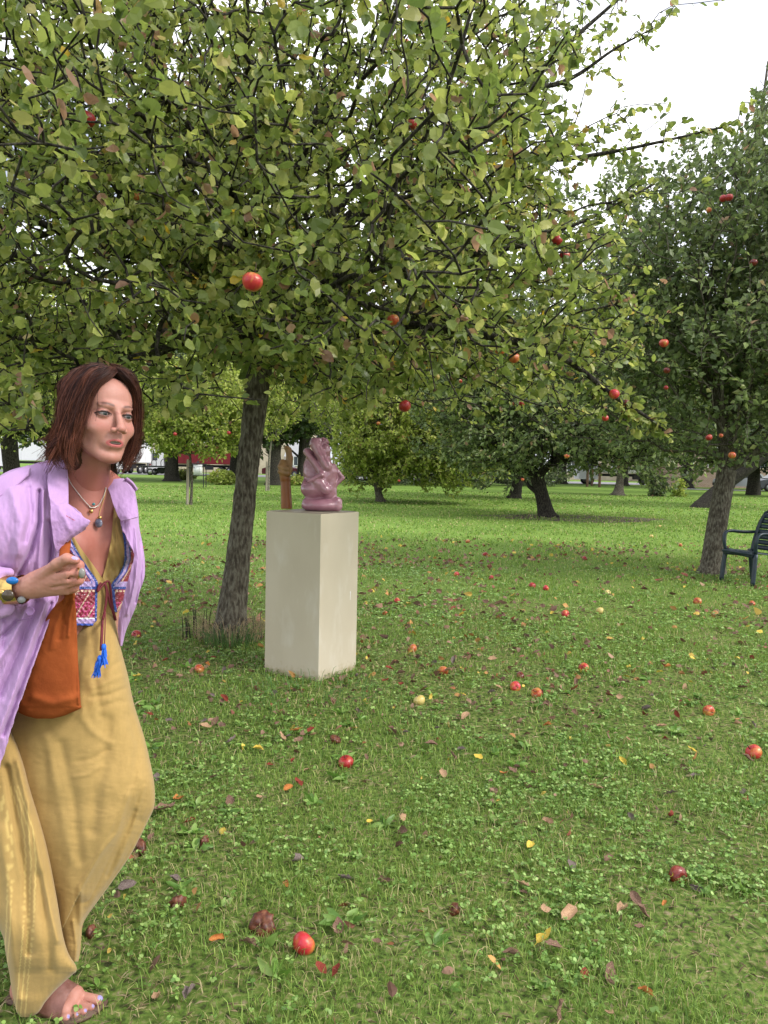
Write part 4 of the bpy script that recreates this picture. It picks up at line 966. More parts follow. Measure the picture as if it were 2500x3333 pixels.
GA = [(444, 2065, 33, 'red', 'red apple on the grass beside the hem of the lilac coat'), (648, 2176, 33, 'orange', 'red and yellow apple on the grass left of the foot of the plinth'),
      (1342, 2110, 33, 'orange', 'orange red apple lying right of the plinth, level with its lower third'), (1442, 2182, 35, 'orange', 'orange apple with a dark rotten hole right of the plinth'),
      (1365, 2278, 40, 'yellow', 'large yellow orange apple with a brown bruise below right of the plinth'), (1126, 2478, 50, 'red', 'bright red apple on clover in front of the plinth'),
      (1900, 2172, 34, 'pink', 'pink red apple lying alone in the middle right of the lawn'), (1677, 2233, 36, 'pink', 'red apple with pale patch beside a broken orange apple'),
      (1693, 2198, 27, 'dark', 'small dark red apple just behind a brighter red one'), (1747, 2255, 38, 'orange', 'broken orange red apple nearest the red apple with a pale patch'),
      (2306, 2312, 40, 'orange', 'flattened orange apple toward the right edge'), (2453, 2446, 54, 'pink', 'crimson apple close to the right edge of the lawn'),
      (988, 3068, 78, 'pink', 'large crimson and orange apple in the near foreground'), (854, 3005, 84, 'rot', 'wrinkled brown rotten apple behind the crimson foreground apple'),
      (580, 2935, 56, 'rot', 'squashed red brown apple under a curled grey leaf'), (2205, 2845, 62, 'dark', 'shiny dark red apple in the lower right grass'),
      (1478, 2958, 44, 'rot', 'collapsed dark rotten apple low in the middle of the grass'), (1292, 1954, 20, 'pink', 'small pinkish apple right behind the plinth edge'),
      (1253, 1995, 18, 'orange', 'small orange apple close behind the right side of the plinth'), (1486, 1869, 20, 'pink', 'small red apple in mid lawn, nearest the plinth of the far ones'),
      (1580, 1804, 18, 'red', 'small red apple on the lawn directly below the bright green tree'), (1523, 1762, 15, 'orange', 'tiny orange apple farthest left on the middle lawn'),
      (1599, 1880, 19, 'red', 'small red apple in the middle lawn left of a pair of apples'), (1732, 1906, 24, 'red', 'left apple of a pair lying close together on the middle lawn'),
      (1777, 1914, 22, 'pink', 'right apple of a pair lying close together on the middle lawn'), (1840, 1997, 28, 'pink', 'pink and yellow apple beside a yellow leaf on the right lawn'),
      (1953, 1988, 27, 'yellow', 'pale yellow apple on the right lawn'), (1978, 1928, 20, 'yellow', 'small yellow apple behind the larger pale yellow one'),
      (1903, 1817, 19, 'red', 'single red apple in the shaded lawn left of the right hand trunk'), (2270, 1956, 27, 'orange', 'orange red apple on the lawn in front of the right hand trunk'),
      (2448, 1963, 20, 'orange', 'small orange apple on the lawn below the plastic chair'), (2215, 1774, 14, 'orange', 'tiny orange apple left of the right hand trunk'), (2500, 1913, 18, 'orange', 'small orange apple at the right edge behind the chair leg'),
      (665, 2738, 40, 'rot', 'shapeless red rotten apple right of the mustard trousers'), (450, 2758, 62, 'rot', 'half rotten apple peeping out beside the knee of the trousers'), (1092, 2405, 38, 'rot', 'mushy red apple above the bright red one on the clover'),
      (298, 3030, 46, 'rot', 'mashed red apple in the grass beside the trouser hem'), (2120, 1745, 15, 'yellow', 'tiny yellow windfall on the shaded lawn'), (2148, 1712, 14, 'yellow', 'tiny pale windfall under the right hand crown'),
      (1350, 2640, 0, '', '')]
rs = np.random.RandomState(19)
for (px, py, d, k, lab) in GA:
    if d == 0: continue
    g = G(px, py + d * .30); D = proj(g)[0, 2]; dm = min(.088, d / F * D)
    p = np.array([g[0], g[1], dm * .24]); q_ = proj(p)[0]
    apple(p, dm, k, lab, 'fallen apples on the grass', rs, {'rot': .72, 'dark': .88}.get(k, .93), {'rot': .10}.get(k, 0))
TA = [(282, 388, 56, 3.2, 'red', 'large dull red apple high in the crown at the upper left'), (822, 918, 68, 2.75, 'pink', 'large bright red apple hanging in the middle of the crown'), (1338, 402, 42, 4.2, 'red', 'oval red apple high in the crown right of its middle'),
      (1318, 1322, 41, 4.4, 'red', 'deep red apple hanging alone on a bare twig under the crown'), (1813, 782, 36, 4.8, 'red', 'upper one of two red apples close together at the right of the crown'), (1838, 834, 36, 4.8, 'red', 'lower one of two red apples close together at the right of the crown'),
      (1280, 1042, 40, 3.9, 'orange', 'brownish apple half hidden beside an orange leaf'), (1628, 1140, 36, 4.3, 'orange', 'dull russet apple hanging at the lower edge of the crown'), (1674, 1166, 36, 4.3, 'orange', 'brownish apple partly behind a yellow leaf'),
      (1805, 1187, 24, 5.5, 'orange', 'small orange apple at the lower right edge of the crown'), (1999, 1283, 34, 4.45, 'pink', 'red apple on the drooping outer branch'), (2037, 1312, 26, 4.5, 'dark', 'dark apple on the drooping outer branch near its tip'),
      (1970, 1361, 22, 5.6, 'pink', 'pale and red apple hanging below the drooping branch'), (1698, 1314, 20, 8, 'red', 'red apple in the gap between the crown and the far dark tree'), (1672, 1314, 13, 12, 'orange', 'tiny orange apple left of a redder one under the crown'),
      (1487, 1187, 22, 5.4, 'dark', 'dark red apple under the right part of the crown'), (1422, 1228, 20, 6, 'yellow', 'small yellowish apple hanging under the crown'), (1500, 1241, 13, 9, 'pink', 'tiny red apple below the dark red one'),
      (1909, 904, 18, 6.2, 'pink', 'small crimson apple among leaves at the right of the crown'), (1333, 72, 24, 5.2, 'orange', 'small orange apple near the top of the picture'), (1322, 138, 22, 5.0, 'orange', 'small orange apple hanging below the topmost one'),
      (445, 640, 26, 4.4, 'orange', 'small orange apple deep in the left part of the crown'), (1650, 556, 22, 5.6, 'orange', 'small apple at the upper right of the crown'), (1030, 95, 0, 0, '', '')]
for (px, py, d, D, k, lab) in TA:
    if d: apple(P(px, py, D), d / F * D, k, lab, 'apples hanging in the big tree', rs, 1, 0, False)
RA = [(2161, 1117, 30, 8.4, 'pink', 'bright red apple on the left side of the right hand tree'), (2170, 1206, 22, 8.6, 'dark', 'dark red apple below the bright one in the right hand tree'), (2168, 1262, 15, 8.6, 'red', 'small red apple lowest of three in a column in the right hand tree'),
      (2308, 1424, 22, 8.4, 'red', 'red apple low in the right hand tree'), (2383, 1482, 24, 8.8, 'orange', 'orange red apple just above the fork of the right hand trunk'), (2354, 646, 24, 8.5, 'red', 'left apple of a touching pair high in the right hand tree'), (2373, 643, 26, 8.45, 'red', 'right apple of a touching pair high in the right hand tree'),
      (2307, 684, 18, 8.6, 'orange', 'small apple below left of the touching pair'), (2453, 855, 25, 8.4, 'dark', 'dark red apple near the right edge'), (1845, 1484, 17, 18.5, 'orange', 'orange apple on the middle dark tree'), (1701, 1561, 11, 20, 'orange', 'small orange apple hanging in front of the dark trunks'),
      (1232, 1378, 13, 27, 'orange', 'orange apple in the bright green tree'), (570, 1413, 13, 23.2, 'red', 'left apple in the young yellow green tree'), (745, 1409, 13, 23.2, 'red', 'right apple in the young yellow green tree'), (170, 922, 16, 9, 'pink', 'small pink apple at the far left under the big limb'), (638, 1273, 13, 9, 'dark', 'dark red apple above the young yellow green tree'),
      (1299, 1565, 9, 27, 'pink', 'tiny pink apple at the lower edge of the bright green tree'), (2347, 1418, 14, 8.8, 'orange', 'small pale apple beside the red one low in the right hand tree')]
for (px, py, d, D, k, lab) in RA: apple(P(px, py, D), d / F * D, k, lab, 'apples hanging in the other trees', rs, 1, 0, False)

# ------------------------------------------------------------------ fallen leaves
def fallen_mat(name, c1, c2): return mat_noise(name, c1, c2, 18, .75, bstr=.5, bdist=.01, spec=.3)
FM = {'brown': fallen_mat('leaf_brown', (.13, .07, .045), (.26, .16, .11)), 'grey': fallen_mat('leaf_grey_brown', (.12, .085, .075), (.24, .19, .17)), 'tan': fallen_mat('leaf_tan', (.34, .2, .11), (.5, .33, .2)),
      'yellow': fallen_mat('leaf_yellow', (.6, .42, .03), (.68, .52, .12)), 'orange': fallen_mat('leaf_orange', (.42, .13, .03), (.55, .24, .07)), 'red': fallen_mat('leaf_red', (.16, .025, .015), (.3, .06, .035))}
FV = {}
def fallen_mesh(i):
    rs = np.random.RandomState(300 + i); ny, nx = 7, 5; V = []; curl = rs.uniform(.8, 3.4); cr2 = rs.uniform(-1.6, 2.6); tw = rs.uniform(-1.2, 1.2)
    for a in range(ny):
        y = a / (ny - 1); w = (.36 * math.sin(math.pi * min(1, (y * .93 + .04)) ** .85)) * (1 + .12 * rs.randn())
        for b_ in range(nx):
            x = (b_ / (nx - 1) * 2 - 1) * w; u = x / .36
            V.append((x * math.cos(u * curl * .42), y - .5, .18 * curl * u * u * .6 + .25 * cr2 * (y - .5) ** 2 + tw * u * .1 * y + .02 * rs.randn()))
    V = np.array(V); V[:, 2] -= V[:, 2].min()
    Qs = [[a * nx + b_, a * nx + b_ + 1, (a + 1) * nx + b_ + 1, (a + 1) * nx + b_] for a in range(ny - 1) for b_ in range(nx - 1)]
    st = MB().tube([(0, -.5, V[2, 2] + .01), (.02, -.75, V[2, 2] + .02)], .012, 4); Vs, fs = st.out()
    m = MB().add(V, [Qs]).add(Vs, fs); return m.out()
def fleaf(pos, size, kind, lab, rs, tilt=.35):
    key = (kind, rs.randint(8))
    if key not in FV:
        V_, f_ = fallen_mesh(key[1]); me = mesh_np('leaf', V_, f_); me.materials.append(FM[kind]); FV[key] = me
    o = bpy.data.objects.new('fallen_leaf', FV[key]); COL.objects.link(o); o.location = tuple(pos); o.scale = (size,) * 3
    o.rotation_euler = (rs.randn() * tilt, rs.randn() * tilt, rs.rand() * 6.28); return tag(o, lab, 'leaf', 'fallen leaves on the grass')
FL = [(842, 2452, 34, 'yellow', 'orange yellow leaf on the grass in front of the plinth'), (1556, 2478, 30, 'yellow', 'yellow leaf on the grass right of the bright red apple'), (1201, 2694, 30, 'yellow', 'small bright yellow leaf in the middle foreground'), (1797, 2002, 20, 'yellow', 'yellow leaf beside the pink and yellow apple'),
      (2047, 2182, 24, 'yellow', 'yellow leaf on the right lawn'), (1507, 2272, 22, 'yellow', 'yellow leaf right of the large yellow orange apple'), (445, 2212, 28, 'yellow', 'yellow leaf right beside the trousers at hip height'), (843, 2612, 30, 'tan', 'tan leaf in the foreground below the orange yellow leaf'),
      (1103, 3040, 60, 'brown', 'rolled brown leaf right of the crimson foreground apple'), (805, 3095, 60, 'brown', 'brown curled leaf below the wrinkled rotten apple'), (1120, 2880, 50, 'grey', 'upright grey brown leaf in the middle foreground'), (1845, 3000, 88, 'tan', 'long tan leaf with its stalk in the lower right grass'),
      (2025, 2980, 60, 'tan', 'wide tan leaf lying flat in the lower right grass'), (1665, 3130, 56, 'brown', 'curled brown leaf in the lower grass right of the middle'), (1902, 3195, 44, 'red', 'rust red leaf low in the right foreground'), (2100, 3255, 50, 'orange', 'rust orange leaf near the lower right corner'),
      (1985, 3325, 40, 'tan', 'pale leaf at the very bottom edge'), (620, 3255, 66, 'grey', 'greyish curled leaf right of the bare foot'), (575, 2885, 50, 'grey', 'grey leaf lying on top of the squashed apple'), (1045, 3180, 50, 'red', 'left one of two rust red leaves under the crimson apple'),
      (1095, 3185, 46, 'red', 'right one of two rust red leaves under the crimson apple'), (1700, 2900, 52, 'tan', 'leaf standing upright in the right hand grass'), (670, 2378, 36, 'tan', 'pale orange leaf between the trousers and the plinth'), (803, 2395, 32, 'tan', 'pinkish tan leaf left below the plinth'),
      (1022, 2405, 30, 'tan', 'tan leaf just left of the mushy red apple'), (535, 2652, 76, 'brown', 'large dark brown leaf beside the knee of the trousers'), (930, 2900, 34, 'orange', 'round ochre leaf left of the upright grey brown leaf'), (1940, 2580, 44, 'tan', 'pair like pinkish leaf in the right hand grass'),
      (750, 3000, 0, '', '')]
rs = np.random.RandomState(23)
for (px, py, d, k, lab) in FL:
    if d: g = G(px, py); D = proj(g)[0, 2]; g[2] = .022; fleaf(g, min(.1, d / F * D * 1.05), k, lab, rs, .3)
kinds = ['brown', 'grey', 'tan', 'red', 'orange', 'yellow']; kl = {'brown': 'dry brown fallen leaf lying on the grass', 'grey': 'greyish brown fallen leaf lying on the grass', 'tan': 'pale tan fallen leaf lying on the grass', 'red': 'rust red fallen leaf lying on the grass', 'orange': 'orange brown fallen leaf lying on the grass', 'yellow': 'small yellow fallen leaf lying on the grass'}
n = 0
while n < 235:
    x, y = wedge(1, 1.9, 5.6, .5, .1, rs); x, y = x[0], y[0]
    if rs.rand() > .25 + .9 * fnoise(np.array([x * 1.2]), np.array([y * 1.2]), 77)[0]: continue
    k = kinds[rs.choice(6, p=[.33, .24, .2, .1, .08, .05])]
    fleaf((x, y, .012 + .02 * rs.rand()), .030 + .038 * rs.rand(), k, kl[k], rs, .6); n += 1
def litter():
    rs = np.random.RandomState(8); x, y = wedge(15000, 1.8, 15, rs=rs); w = fnoise(x * .9 + 3, y * .9, 77); near = np.exp(-((x + .9) ** 2 + (y - 5.2) ** 2) / 6)
    k = rs.rand(len(x)) < np.clip((w - .42) * 3 + near * .7, .12, 1); x, y = x[k], y[k]; n = len(x)
    pos = np.stack([x, y, .012 + .022 * rs.rand(n)], 1); d = rs.randn(n, 3) * [1, 1, .25]
    V, fs, nv = leaf_mesh(pos, d, (.016 + .034 * rs.rand(n)) * np.clip(y / 5, .8, 1.7), rs, 0, .9, 1.2, 1.0, 0); return mesh_np('litter', V, fs, {'rnd': np.repeat(rs.rand(n), nv), 'val': np.repeat(.7 + .6 * rs.rand(n), nv)}, False)
M_LIT = mat_leaf('leaf_litter', [(0, (.12, .06, .04)), (.4, (.2, .12, .08)), (.6, (.32, .2, .13)), (.8, (.2, .05, .03)), (.9, (.45, .25, .08)), (.97, (.6, .45, .08))], .7, .1)
tag(link('leaf_litter', litter(), M_LIT), 'small bits of dry leaf scattered through the grass', 'leaf litter', kind='stuff')

# dry grass, shoots and weeds round the trunk base
def tuft(c, n, L, r, seed, w=.003, out=.6):
    rs = np.random.RandomState(seed); m = MB()
    for i in range(n):
        a = rs.rand() * 6.28; rr = r * math.sqrt(rs.rand()); o = np.array([c[0] + rr * math.cos(a), c[1] + rr * math.sin(a), 0]); l = L * rs.uniform(.4, 1); dr = np.array([math.cos(a), math.sin(a), 0]) * l * out * rs.rand() + rs.randn(3) * [.02, .02, 0]
        m.tube(smooth_path([o, o + dr * .35 + [0, 0, l * .6], o + dr + [0, 0, l * (.9 - .4 * rs.rand())]], 3), np.linspace(w, w * .3, 7), 4, False)
    return m
t = thing('dry_grass_tuft', tb, 'dry straw coloured grass round the foot of the big apple trunk', 'grass tuft')
V, fs = tuft((tb[0], tb[1]), 260, .30, .27, 3, .0022, 1.1).out(); part('blades', V, fs, flat('straw', (.36, .28, .16), .8, var=.3), t)
V, fs = tuft((tb[0] + .05, tb[1] - .2), 160, .2, .2, 5, .003, .8).out(); part('green_blades', V, fs, flat('tuft_green', (.07, .15, .03), .6, var=.3), t)
t = thing('root_suckers', tb + [-.28, -.02, 0], 'bare dark upright shoots left of the big apple trunk', 'shoots')
V, fs = tuft((tb[0] - .26, tb[1] - .02), 14, .42, .12, 9, .0045, .12).out(); part('shoots', V, fs, M_BARK_D, t)
t = thing('root_suckers', tb + [.24, 0, 0], 'thin upright shoots right of the big apple trunk', 'shoots')
V, fs = tuft((tb[0] + .22, tb[1]), 7, .36, .1, 10, .0035, .2).out(); part('shoots', V, fs, M_BARK, t)
V, fs = tuft((cf[0] - .02, cf[1] - .28), 120, .13, .4, 12, .0022, .9).out(); V2_, _f = V, fs
tag(link('long_grass', mesh_np('long_grass', V, fs), M_CLOVER if False else flat('long_grass', (.09, .19, .04), .5, var=.3)), 'longer grass left by the mower in front of the plinth', 'grass', kind='stuff')
def weeds():
    rs = np.random.RandomState(17); P3 = []; D3 = []; S = []
    for i in range(150):
        x, y = wedge(1, 1.85, 5.2, .5, .1, rs); x, y = x[0], y[0]; nl = rs.randint(5, 10); s = rs.uniform(.03, .07)
        for j in range(nl):
            a = rs.rand() * 6.28; D3.append((math.cos(a), math.sin(a), rs.uniform(.35, .9))); P3.append((x + .004 * math.cos(a), y, .006)); S.append(s * rs.uniform(.6, 1.1))
    V, fs, nv = leaf_mesh(np.array(P3), np.array(D3), np.array(S), rs, 0, 1.5, .35, .55, .1); n = len(P3)
    return mesh_np('weeds', V, fs, {'rnd': np.repeat(rs.rand(n), nv), 'val': np.repeat(.8 + .4 * rs.rand(n), nv)}, True)
M_WEED = mat_leaf('weed_leaves', [(0, (.10, .20, .04)), (.5, (.18, .33, .065)), (1, (.32, .47, .13))], .4, .35)
tag(link('broad_leaved_weeds', weeds(), M_WEED), 'broad leaved weed rosettes scattered in the near grass', 'weeds', kind='stuff')

# ------------------------------------------------------------------ plastic chair
M_CH = mat_noise('dark_plastic', (.012, .024, .034), (.016, .032, .046), 20, .38, bstr=.05)
A, B = G(2351, 1889), G(2453, 1908); fx = (B - A); wch = np.linalg.norm(fx[:2]); print('chair w', wch)
ax_ = fx / wch; bk = np.array([-ax_[1], ax_[0], 0]); bk = bk * (1 if bk[0] > 0 else -1)
wd = .50; cc = A + ax_ * wch / 2
t = thing('garden_chair', cc, 'dark blue green plastic garden armchair beside the right hand apple trunk', 'chair')
def L_(u, v, z): return cc + ax_ * u * (wch / .56) + bk * v + np.array([0, 0, z])
def addp(name, m): V, fs = m.out(); return part(name, V, fs, M_CH, t, smooth=True)
def bar(pts, w, th=.5): return MB().tube(smooth_path([L_(*p) for p in pts], 4), w, 10, True, th)
for s in (-1, 1):
    addp('leg', bar([(s * .28, -.02, 0), (s * .275, 0, .2), (s * .265, .02, .40)], [.040] * 9, .7)); addp('leg', bar([(s * .25, .50, 0), (s * .235, .45, .22), (s * .22, .40, .41)], [.036] * 9, .7))
    addp('armrest', bar([(s * .265, .02, .40), (s * .285, .0, .55), (s * .29, .03, .635), (s * .285, .12, .655), (s * .27, .3, .64), (s * .235, .47, .64)], [.034] * 21, .6))
seat = MB(); g = []
us, vs = np.linspace(-.26, .26, 9), np.linspace(-.03, .44, 8)
for z_off in (0, -.022):
    for v in vs:
        for u in us: g.append(L_(u * (1 - .12 * (v / .44)), v, .425 - .05 * v / .44 + .012 * (abs(u) / .26) ** 3 - (.03 * max(0, (-v + .02) / .05)) + z_off))
nU, nV = 9, 8; Qs = []
for k in (0, 1):
    for j in range(nV - 1):
        for i in range(nU - 1): q0 = k * nU * nV + j * nU + i; r = [q0, q0 + 1, q0 + nU + 1, q0 + nU]; Qs.append(r if k == 0 else r[::-1])
for i in range(nU - 1):
    for j in (0, nV - 1): a = j * nU + i; Qs.append([a, a + 1, a + 1 + nU * nV, a + nU * nV])
for j in range(nV - 1):
    for i in (0, nU - 1): a = j * nU + i; Qs.append([a, a + nU, a + nU + nU * nV, a + nU * nV])
seat.add(g, [Qs]); seat.tube([L_(-.26, -.03, .40), L_(0, -.045, .405), L_(.26, -.03, .40)], .022, 8); addp('seat', seat)
def bp(u, h):  # point on the back plane at height h above the seat
    return (u, .44 + .16 * h / .5 + .02 * math.cos(u * 5), .40 + h)
for s in (-1, 1): addp('back_post', bar([bp(s * .225, -.02), bp(s * .235, .15), bp(s * .225, .35), bp(s * .17, .50)], [.032] * 13, .7))
for i in range(7):
    h = .045 + .068 * i; wv = .225 if i < 5 else (.21 if i == 5 else .18)
    m = MB(); pts_lo = [L_(*bp(u, h - .030)) for u in np.linspace(-wv, wv, 7)]; pts_hi = [L_(*bp(u, h + .030)) for u in np.linspace(-wv, wv, 7)]
    off = bk * .012; V = np.array([p - off for p in pts_lo] + [p - off for p in pts_hi] + [p + off for p in pts_lo] + [p + off for p in pts_hi]); Qq = []
    for j in range(6):
        Qq += [[j, j + 1, 8 + j, 7 + j], [14 + j, 21 + j, 22 + j, 15 + j], [j, 14 + j, 15 + j, j + 1], [7 + j, 8 + j, 22 + j, 21 + j]]
    Qq += [[0, 7, 21, 14], [6, 20, 27, 13]]
    m.add(V, [Qq]); addp('back_slat', m)
addp('top_rail', bar([bp(-.17, .50), bp(-.1, .535), bp(0, .545), bp(.1, .535), bp(.17, .50)], [.026] * 17, .7))
addp('front_rail', bar([(-.25, .0, .37), (0, -.01, .385), (.25, .0, .37)], [.034] * 9, .7))

# ------------------------------------------------------------------ the person
def Rax(yaw, tilt=0.0, roll=0.0):
    """columns: right, up, forward (toward camera turned by yaw to the photo's right)"""
    y = math.radians(yaw); f = math.cos(y) * zax + math.sin(y) * xax; r = math.cos(y) * xax - math.sin(y) * zax; u = yax.copy()
    if tilt: a = math.radians(tilt); f, u = math.cos(a) * f + math.sin(a) * u, math.cos(a) * u - math.sin(a) * f
    if roll: a = math.radians(roll); r, u = math.cos(a) * r + math.sin(a) * u, math.cos(a) * u - math.sin(a) * r
    return np.stack([r, u, f], 1)
HR = Rax(47, -1, -3); HO = P(327, 1358, 2.02); HS = 1.04
def head_l(p): return ((p - HO) @ HR) / HS
def H(x, y, z): return HO + HR @ (np.array([x, y, z]) * HS)
EY, EX, EZ = 0.0, .0305, .0735
def head_f(p):
    q = head_l(p); S = lambda x, y, z, r: np.linalg.norm(q - [x, y, z], axis=1) - r; E = lambda c, r: d_ell(q, c, r); C = lambda a, b, ra, rb: d_cap(q, a, b, ra, rb)
    d = E((0, .028, -.018), (.074, .088, .096)); d = smin(d, E((0, -.025, .024), (.062, .082, .062)), .02)
    for s in (-1, 1):
        d = smin(d, C((s * .050, -.052, .0), (s * .018, -.100, .056), .017, .014), .02)
        d = smin(d, S(s * .036, -.034, .057, .022), .022); d = smin(d, S(s * .036, -.056, .040, .021), .02)
    d = smin(d, E((0, -.104, .064), (.019, .015, .016)), .014)
    d = smin(d, E((0, .045, .055), (.050, .045, .030)), .02)
    d = smin(d, C((-.028, .019, .082), (.028, .019, .082), .009, .009), .012)
    for s in (-1, 1):
        d = smax(d, -E((s * .031, .000, .0985), (.018, .011, .0125)), .011)
        d = smin(d, C((s * .014, .019, .0875), (s * .042, .021, .076), .0045, .0035), .006)
        lid = np.maximum(S(s * EX, EY, EZ, .0150), -E((s * EX, EY - .0014, EZ + .012), (.0136, .0040, .03)))
        d = smin(d, lid, .003)
        d = np.maximum(d, -E((s * EX, EY - .0012, EZ + .012), (.0134, .0038, .014)))
    d = smin(d, C((0, .010, .086), (0, -.030, .107), .0068, .0092), .008); d = smin(d, E((0, -.036, .110), (.0118, .0092, .0100)), .005)
    for s in (-1, 1): d = smin(d, E((s * .0140, -.040, .099), (.0078, .0070, .0088)), .004); d = smax(d, -S(s * .0065, -.0465, .105, .0035), .003)
    d = smin(d, E((0, -.066, .075), (.027, .020, .0135)), .014)
    for s in (-1, 1): d = smin(d, C((s * .004, -.0632, .0880), (s * .0235, -.0680, .0760), .0038, .0014), .004)
    d = smin(d, C((-.010, -.0765, .0838), (.010, -.0765, .0838), .0048, .0040), .006)
    d = smax(d, -E((0, -.0697, .090), (.0155, .0036, .012)), .0015)
    for s in (-1, 1): d = smax(d, -C((s * .023, -.048, .091), (s * .033, -.068, .080), .0030, .0024), .009)
    for s in (-1, 1): d = smax(d, -E((s * .056, -.064, .050), (.007, .014, .014)), .022)
    for s in (-1, 1): d = smin(d, E((s * .074, -.012, -.008), (.008, .028, .016)), .006)
    d = smin(d, C(tuple(head_l(P(296, 1475, 2.075)[None])[0]), tuple(head_l(P(276, 1610, 2.13)[None])[0]), .052, .056), .03)
    return d * HS
TR = Rax(44, 0, 0); TC = P(270, 1765, 2.15)
def torso_f(p, grow_=0.0):
    q = (p - TC) @ TR; E = lambda c, r: d_ell(q, c, r); C = lambda a, b, ra, rb: d_cap(q, a, b, ra, rb)
    d = E((0, .02, 0), (.148, .205, .100)); d = smin(d, E((0, -.17, .0), (.122, .16, .092)), .05); d = smin(d, E((.0, -.33, -.01), (.105, .15, .085)), .05)
    for s in (-1, 1): d = smin(d, E((s * .066, -.005, .070), (.060, .062, .055)), .022)
    d = smin(d, C((-.15, .140, .0), (-.02, .165, .0), .046, .048), .04); d = smin(d, C((.112, .138, -.02), (.02, .165, .0), .040, .046), .04)
    d = smin(d, d_cap(p, P(276, 1530, 2.10), P(274, 1640, 2.15), .052, .060), .045)
    for s in (-1, 1): d = smin(d, C((s * .02, .150, .052), (s * .10, .160, .045), .008, .007), .012)
    return d - grow_
def arm_f(p):
    d = d_cap(p, P(20, 1620, 2.0), P(-110, 1935, 1.93), .046, .038); d = smin(d, d_cap(p, P(-110, 1935, 1.93), P(85, 1912, 1.85), .040, .0245), .02)
    return d
def leg_f(p):
    a = G(165, 3215); d = d_cap(p, P(210, 2200, 2.16), P(330, 2600, 2.06), .078, .056); d = smin(d, d_cap(p, P(330, 2600, 2.06), a + [0, .0, .10], .052, .034), .03)
    d = smin(d, d_cap(p, P(230, 2200, 2.24), P(120, 2700, 2.35), .078, .055), .03); d = smin(d, d_cap(p, P(120, 2700, 2.35), P(-90, 3050, 2.45), .05, .034), .03)
    hb = P(-90, 3050, 2.45); hb = np.array([hb[0], hb[1], .075]); d = smin(d, d_cap(p, P(-90, 3050, 2.45), hb, .034, .034), .02); d = smin(d, d_cap(p, hb - [0, 0, .03], hb + [.15, -.02, -.045], .034, .022), .02)
    return d
def body_low(p): return smin(smin(torso_f(p), arm_f(p), .02), leg_f(p), .04)
print('p0')
parts_V, parts_Q, parts_C = [], [], []
SK = np.array([.43, .205, .16]); SKR = np.array([.39, .13, .10]); SKD = np.array([.36, .15, .10])
def skin_noise(V): return 1 + (.07 * n3(V, 60, 1) + .05 * n3(V, 150, 3) + .04 * n3(V, 420, 5))[:, None] * np.array([[.7, 1.1, 1.2]])
# head
V, Q = sdf_mesh(head_f, HO + [-.16, -.16, -.26], HO + [.16, .16, .16], .0021); V = relax(V, Q, 1, .35)
q = head_l(V); x, y, z = q.T; ax = np.abs(x)
def blob(cx, cy, rx, ry, cz=None): return np.exp(-(((ax - cx) / rx) ** 2 + ((y - cy) / ry) ** 2)) * (z > .03)
c = SK * skin_noise(V); w = .55 * blob(.036, -.03, .02, .016)[:, None]; c = c * (1 - w) + SKR * w
w = .5 * blob(0, -.037, .013, .010)[:, None]; c = c * (1 - w) + SKR * w
w = np.clip((-.095 - y) / .05, 0, 1)[:, None] * .8; c = c * (1 - w) + SKR * .92 * w
lip = ((ax / .0235) ** 2 + ((y + .0702) / .0100) ** 2 < 1) & (z > .066)
c[lip] = np.array([.40, .105, .10]) * (1 + .05 * n3(V[lip], 90, 2))[:, None]
inn = ((ax / .0165) ** 2 + ((y + .0697) / .0040) ** 2 < 1) & (z > .066); c[inn] = (.08, .02, .02)
teeth = inn & (y > -.0705) & (ax < .012) & (z < .095); c[teeth] = (.42, .36, .32)
bw = np.exp(-((y - (.0195 + .0045 * np.sin(np.clip((ax - .01) / .04, 0, 1) * 2.4))) / .0034) ** 2) * np.clip((ax - .009) / .006, 0, 1) * np.clip((.050 - ax) / .012, 0, 1) * (z > .035) * .88; br = bw > .3; c = c * (1 - bw[:, None]) + np.array([.06, .03, .022]) * bw[:, None]
el = np.sqrt(((ax - EX) / .0160) ** 2 + ((y + .0012) / .0070) ** 2); e1_ = (el < 1.12) & (z > .055); w = np.where(y > -.001, .96, .55) * e1_; c = c * (1 - w[:, None]) + np.array([.03, .015, .014]) * w[:, None]
es = (el > 1.0) & (el < 1.9) & (z > .06) & (y > 0) & ~br; c[es] *= np.array([.86, .80, .80])
parts_V.append(V); parts_Q.append(Q); parts_C.append(c)
# chest and hidden body
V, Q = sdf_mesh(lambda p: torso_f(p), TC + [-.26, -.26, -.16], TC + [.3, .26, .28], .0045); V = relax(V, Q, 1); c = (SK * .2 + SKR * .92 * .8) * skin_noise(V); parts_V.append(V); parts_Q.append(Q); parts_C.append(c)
lo = np.array([-1.45, 1.6, .02]); hi = np.array([-.40, 2.75, 1.35])
V, Q = sdf_mesh(lambda p: smin(torso_f(p, -.003), leg_f(p), .04), lo, hi, .012); parts_V.append(V); parts_Q.append(Q); parts_C.append(SK * np.ones((len(V), 1)))
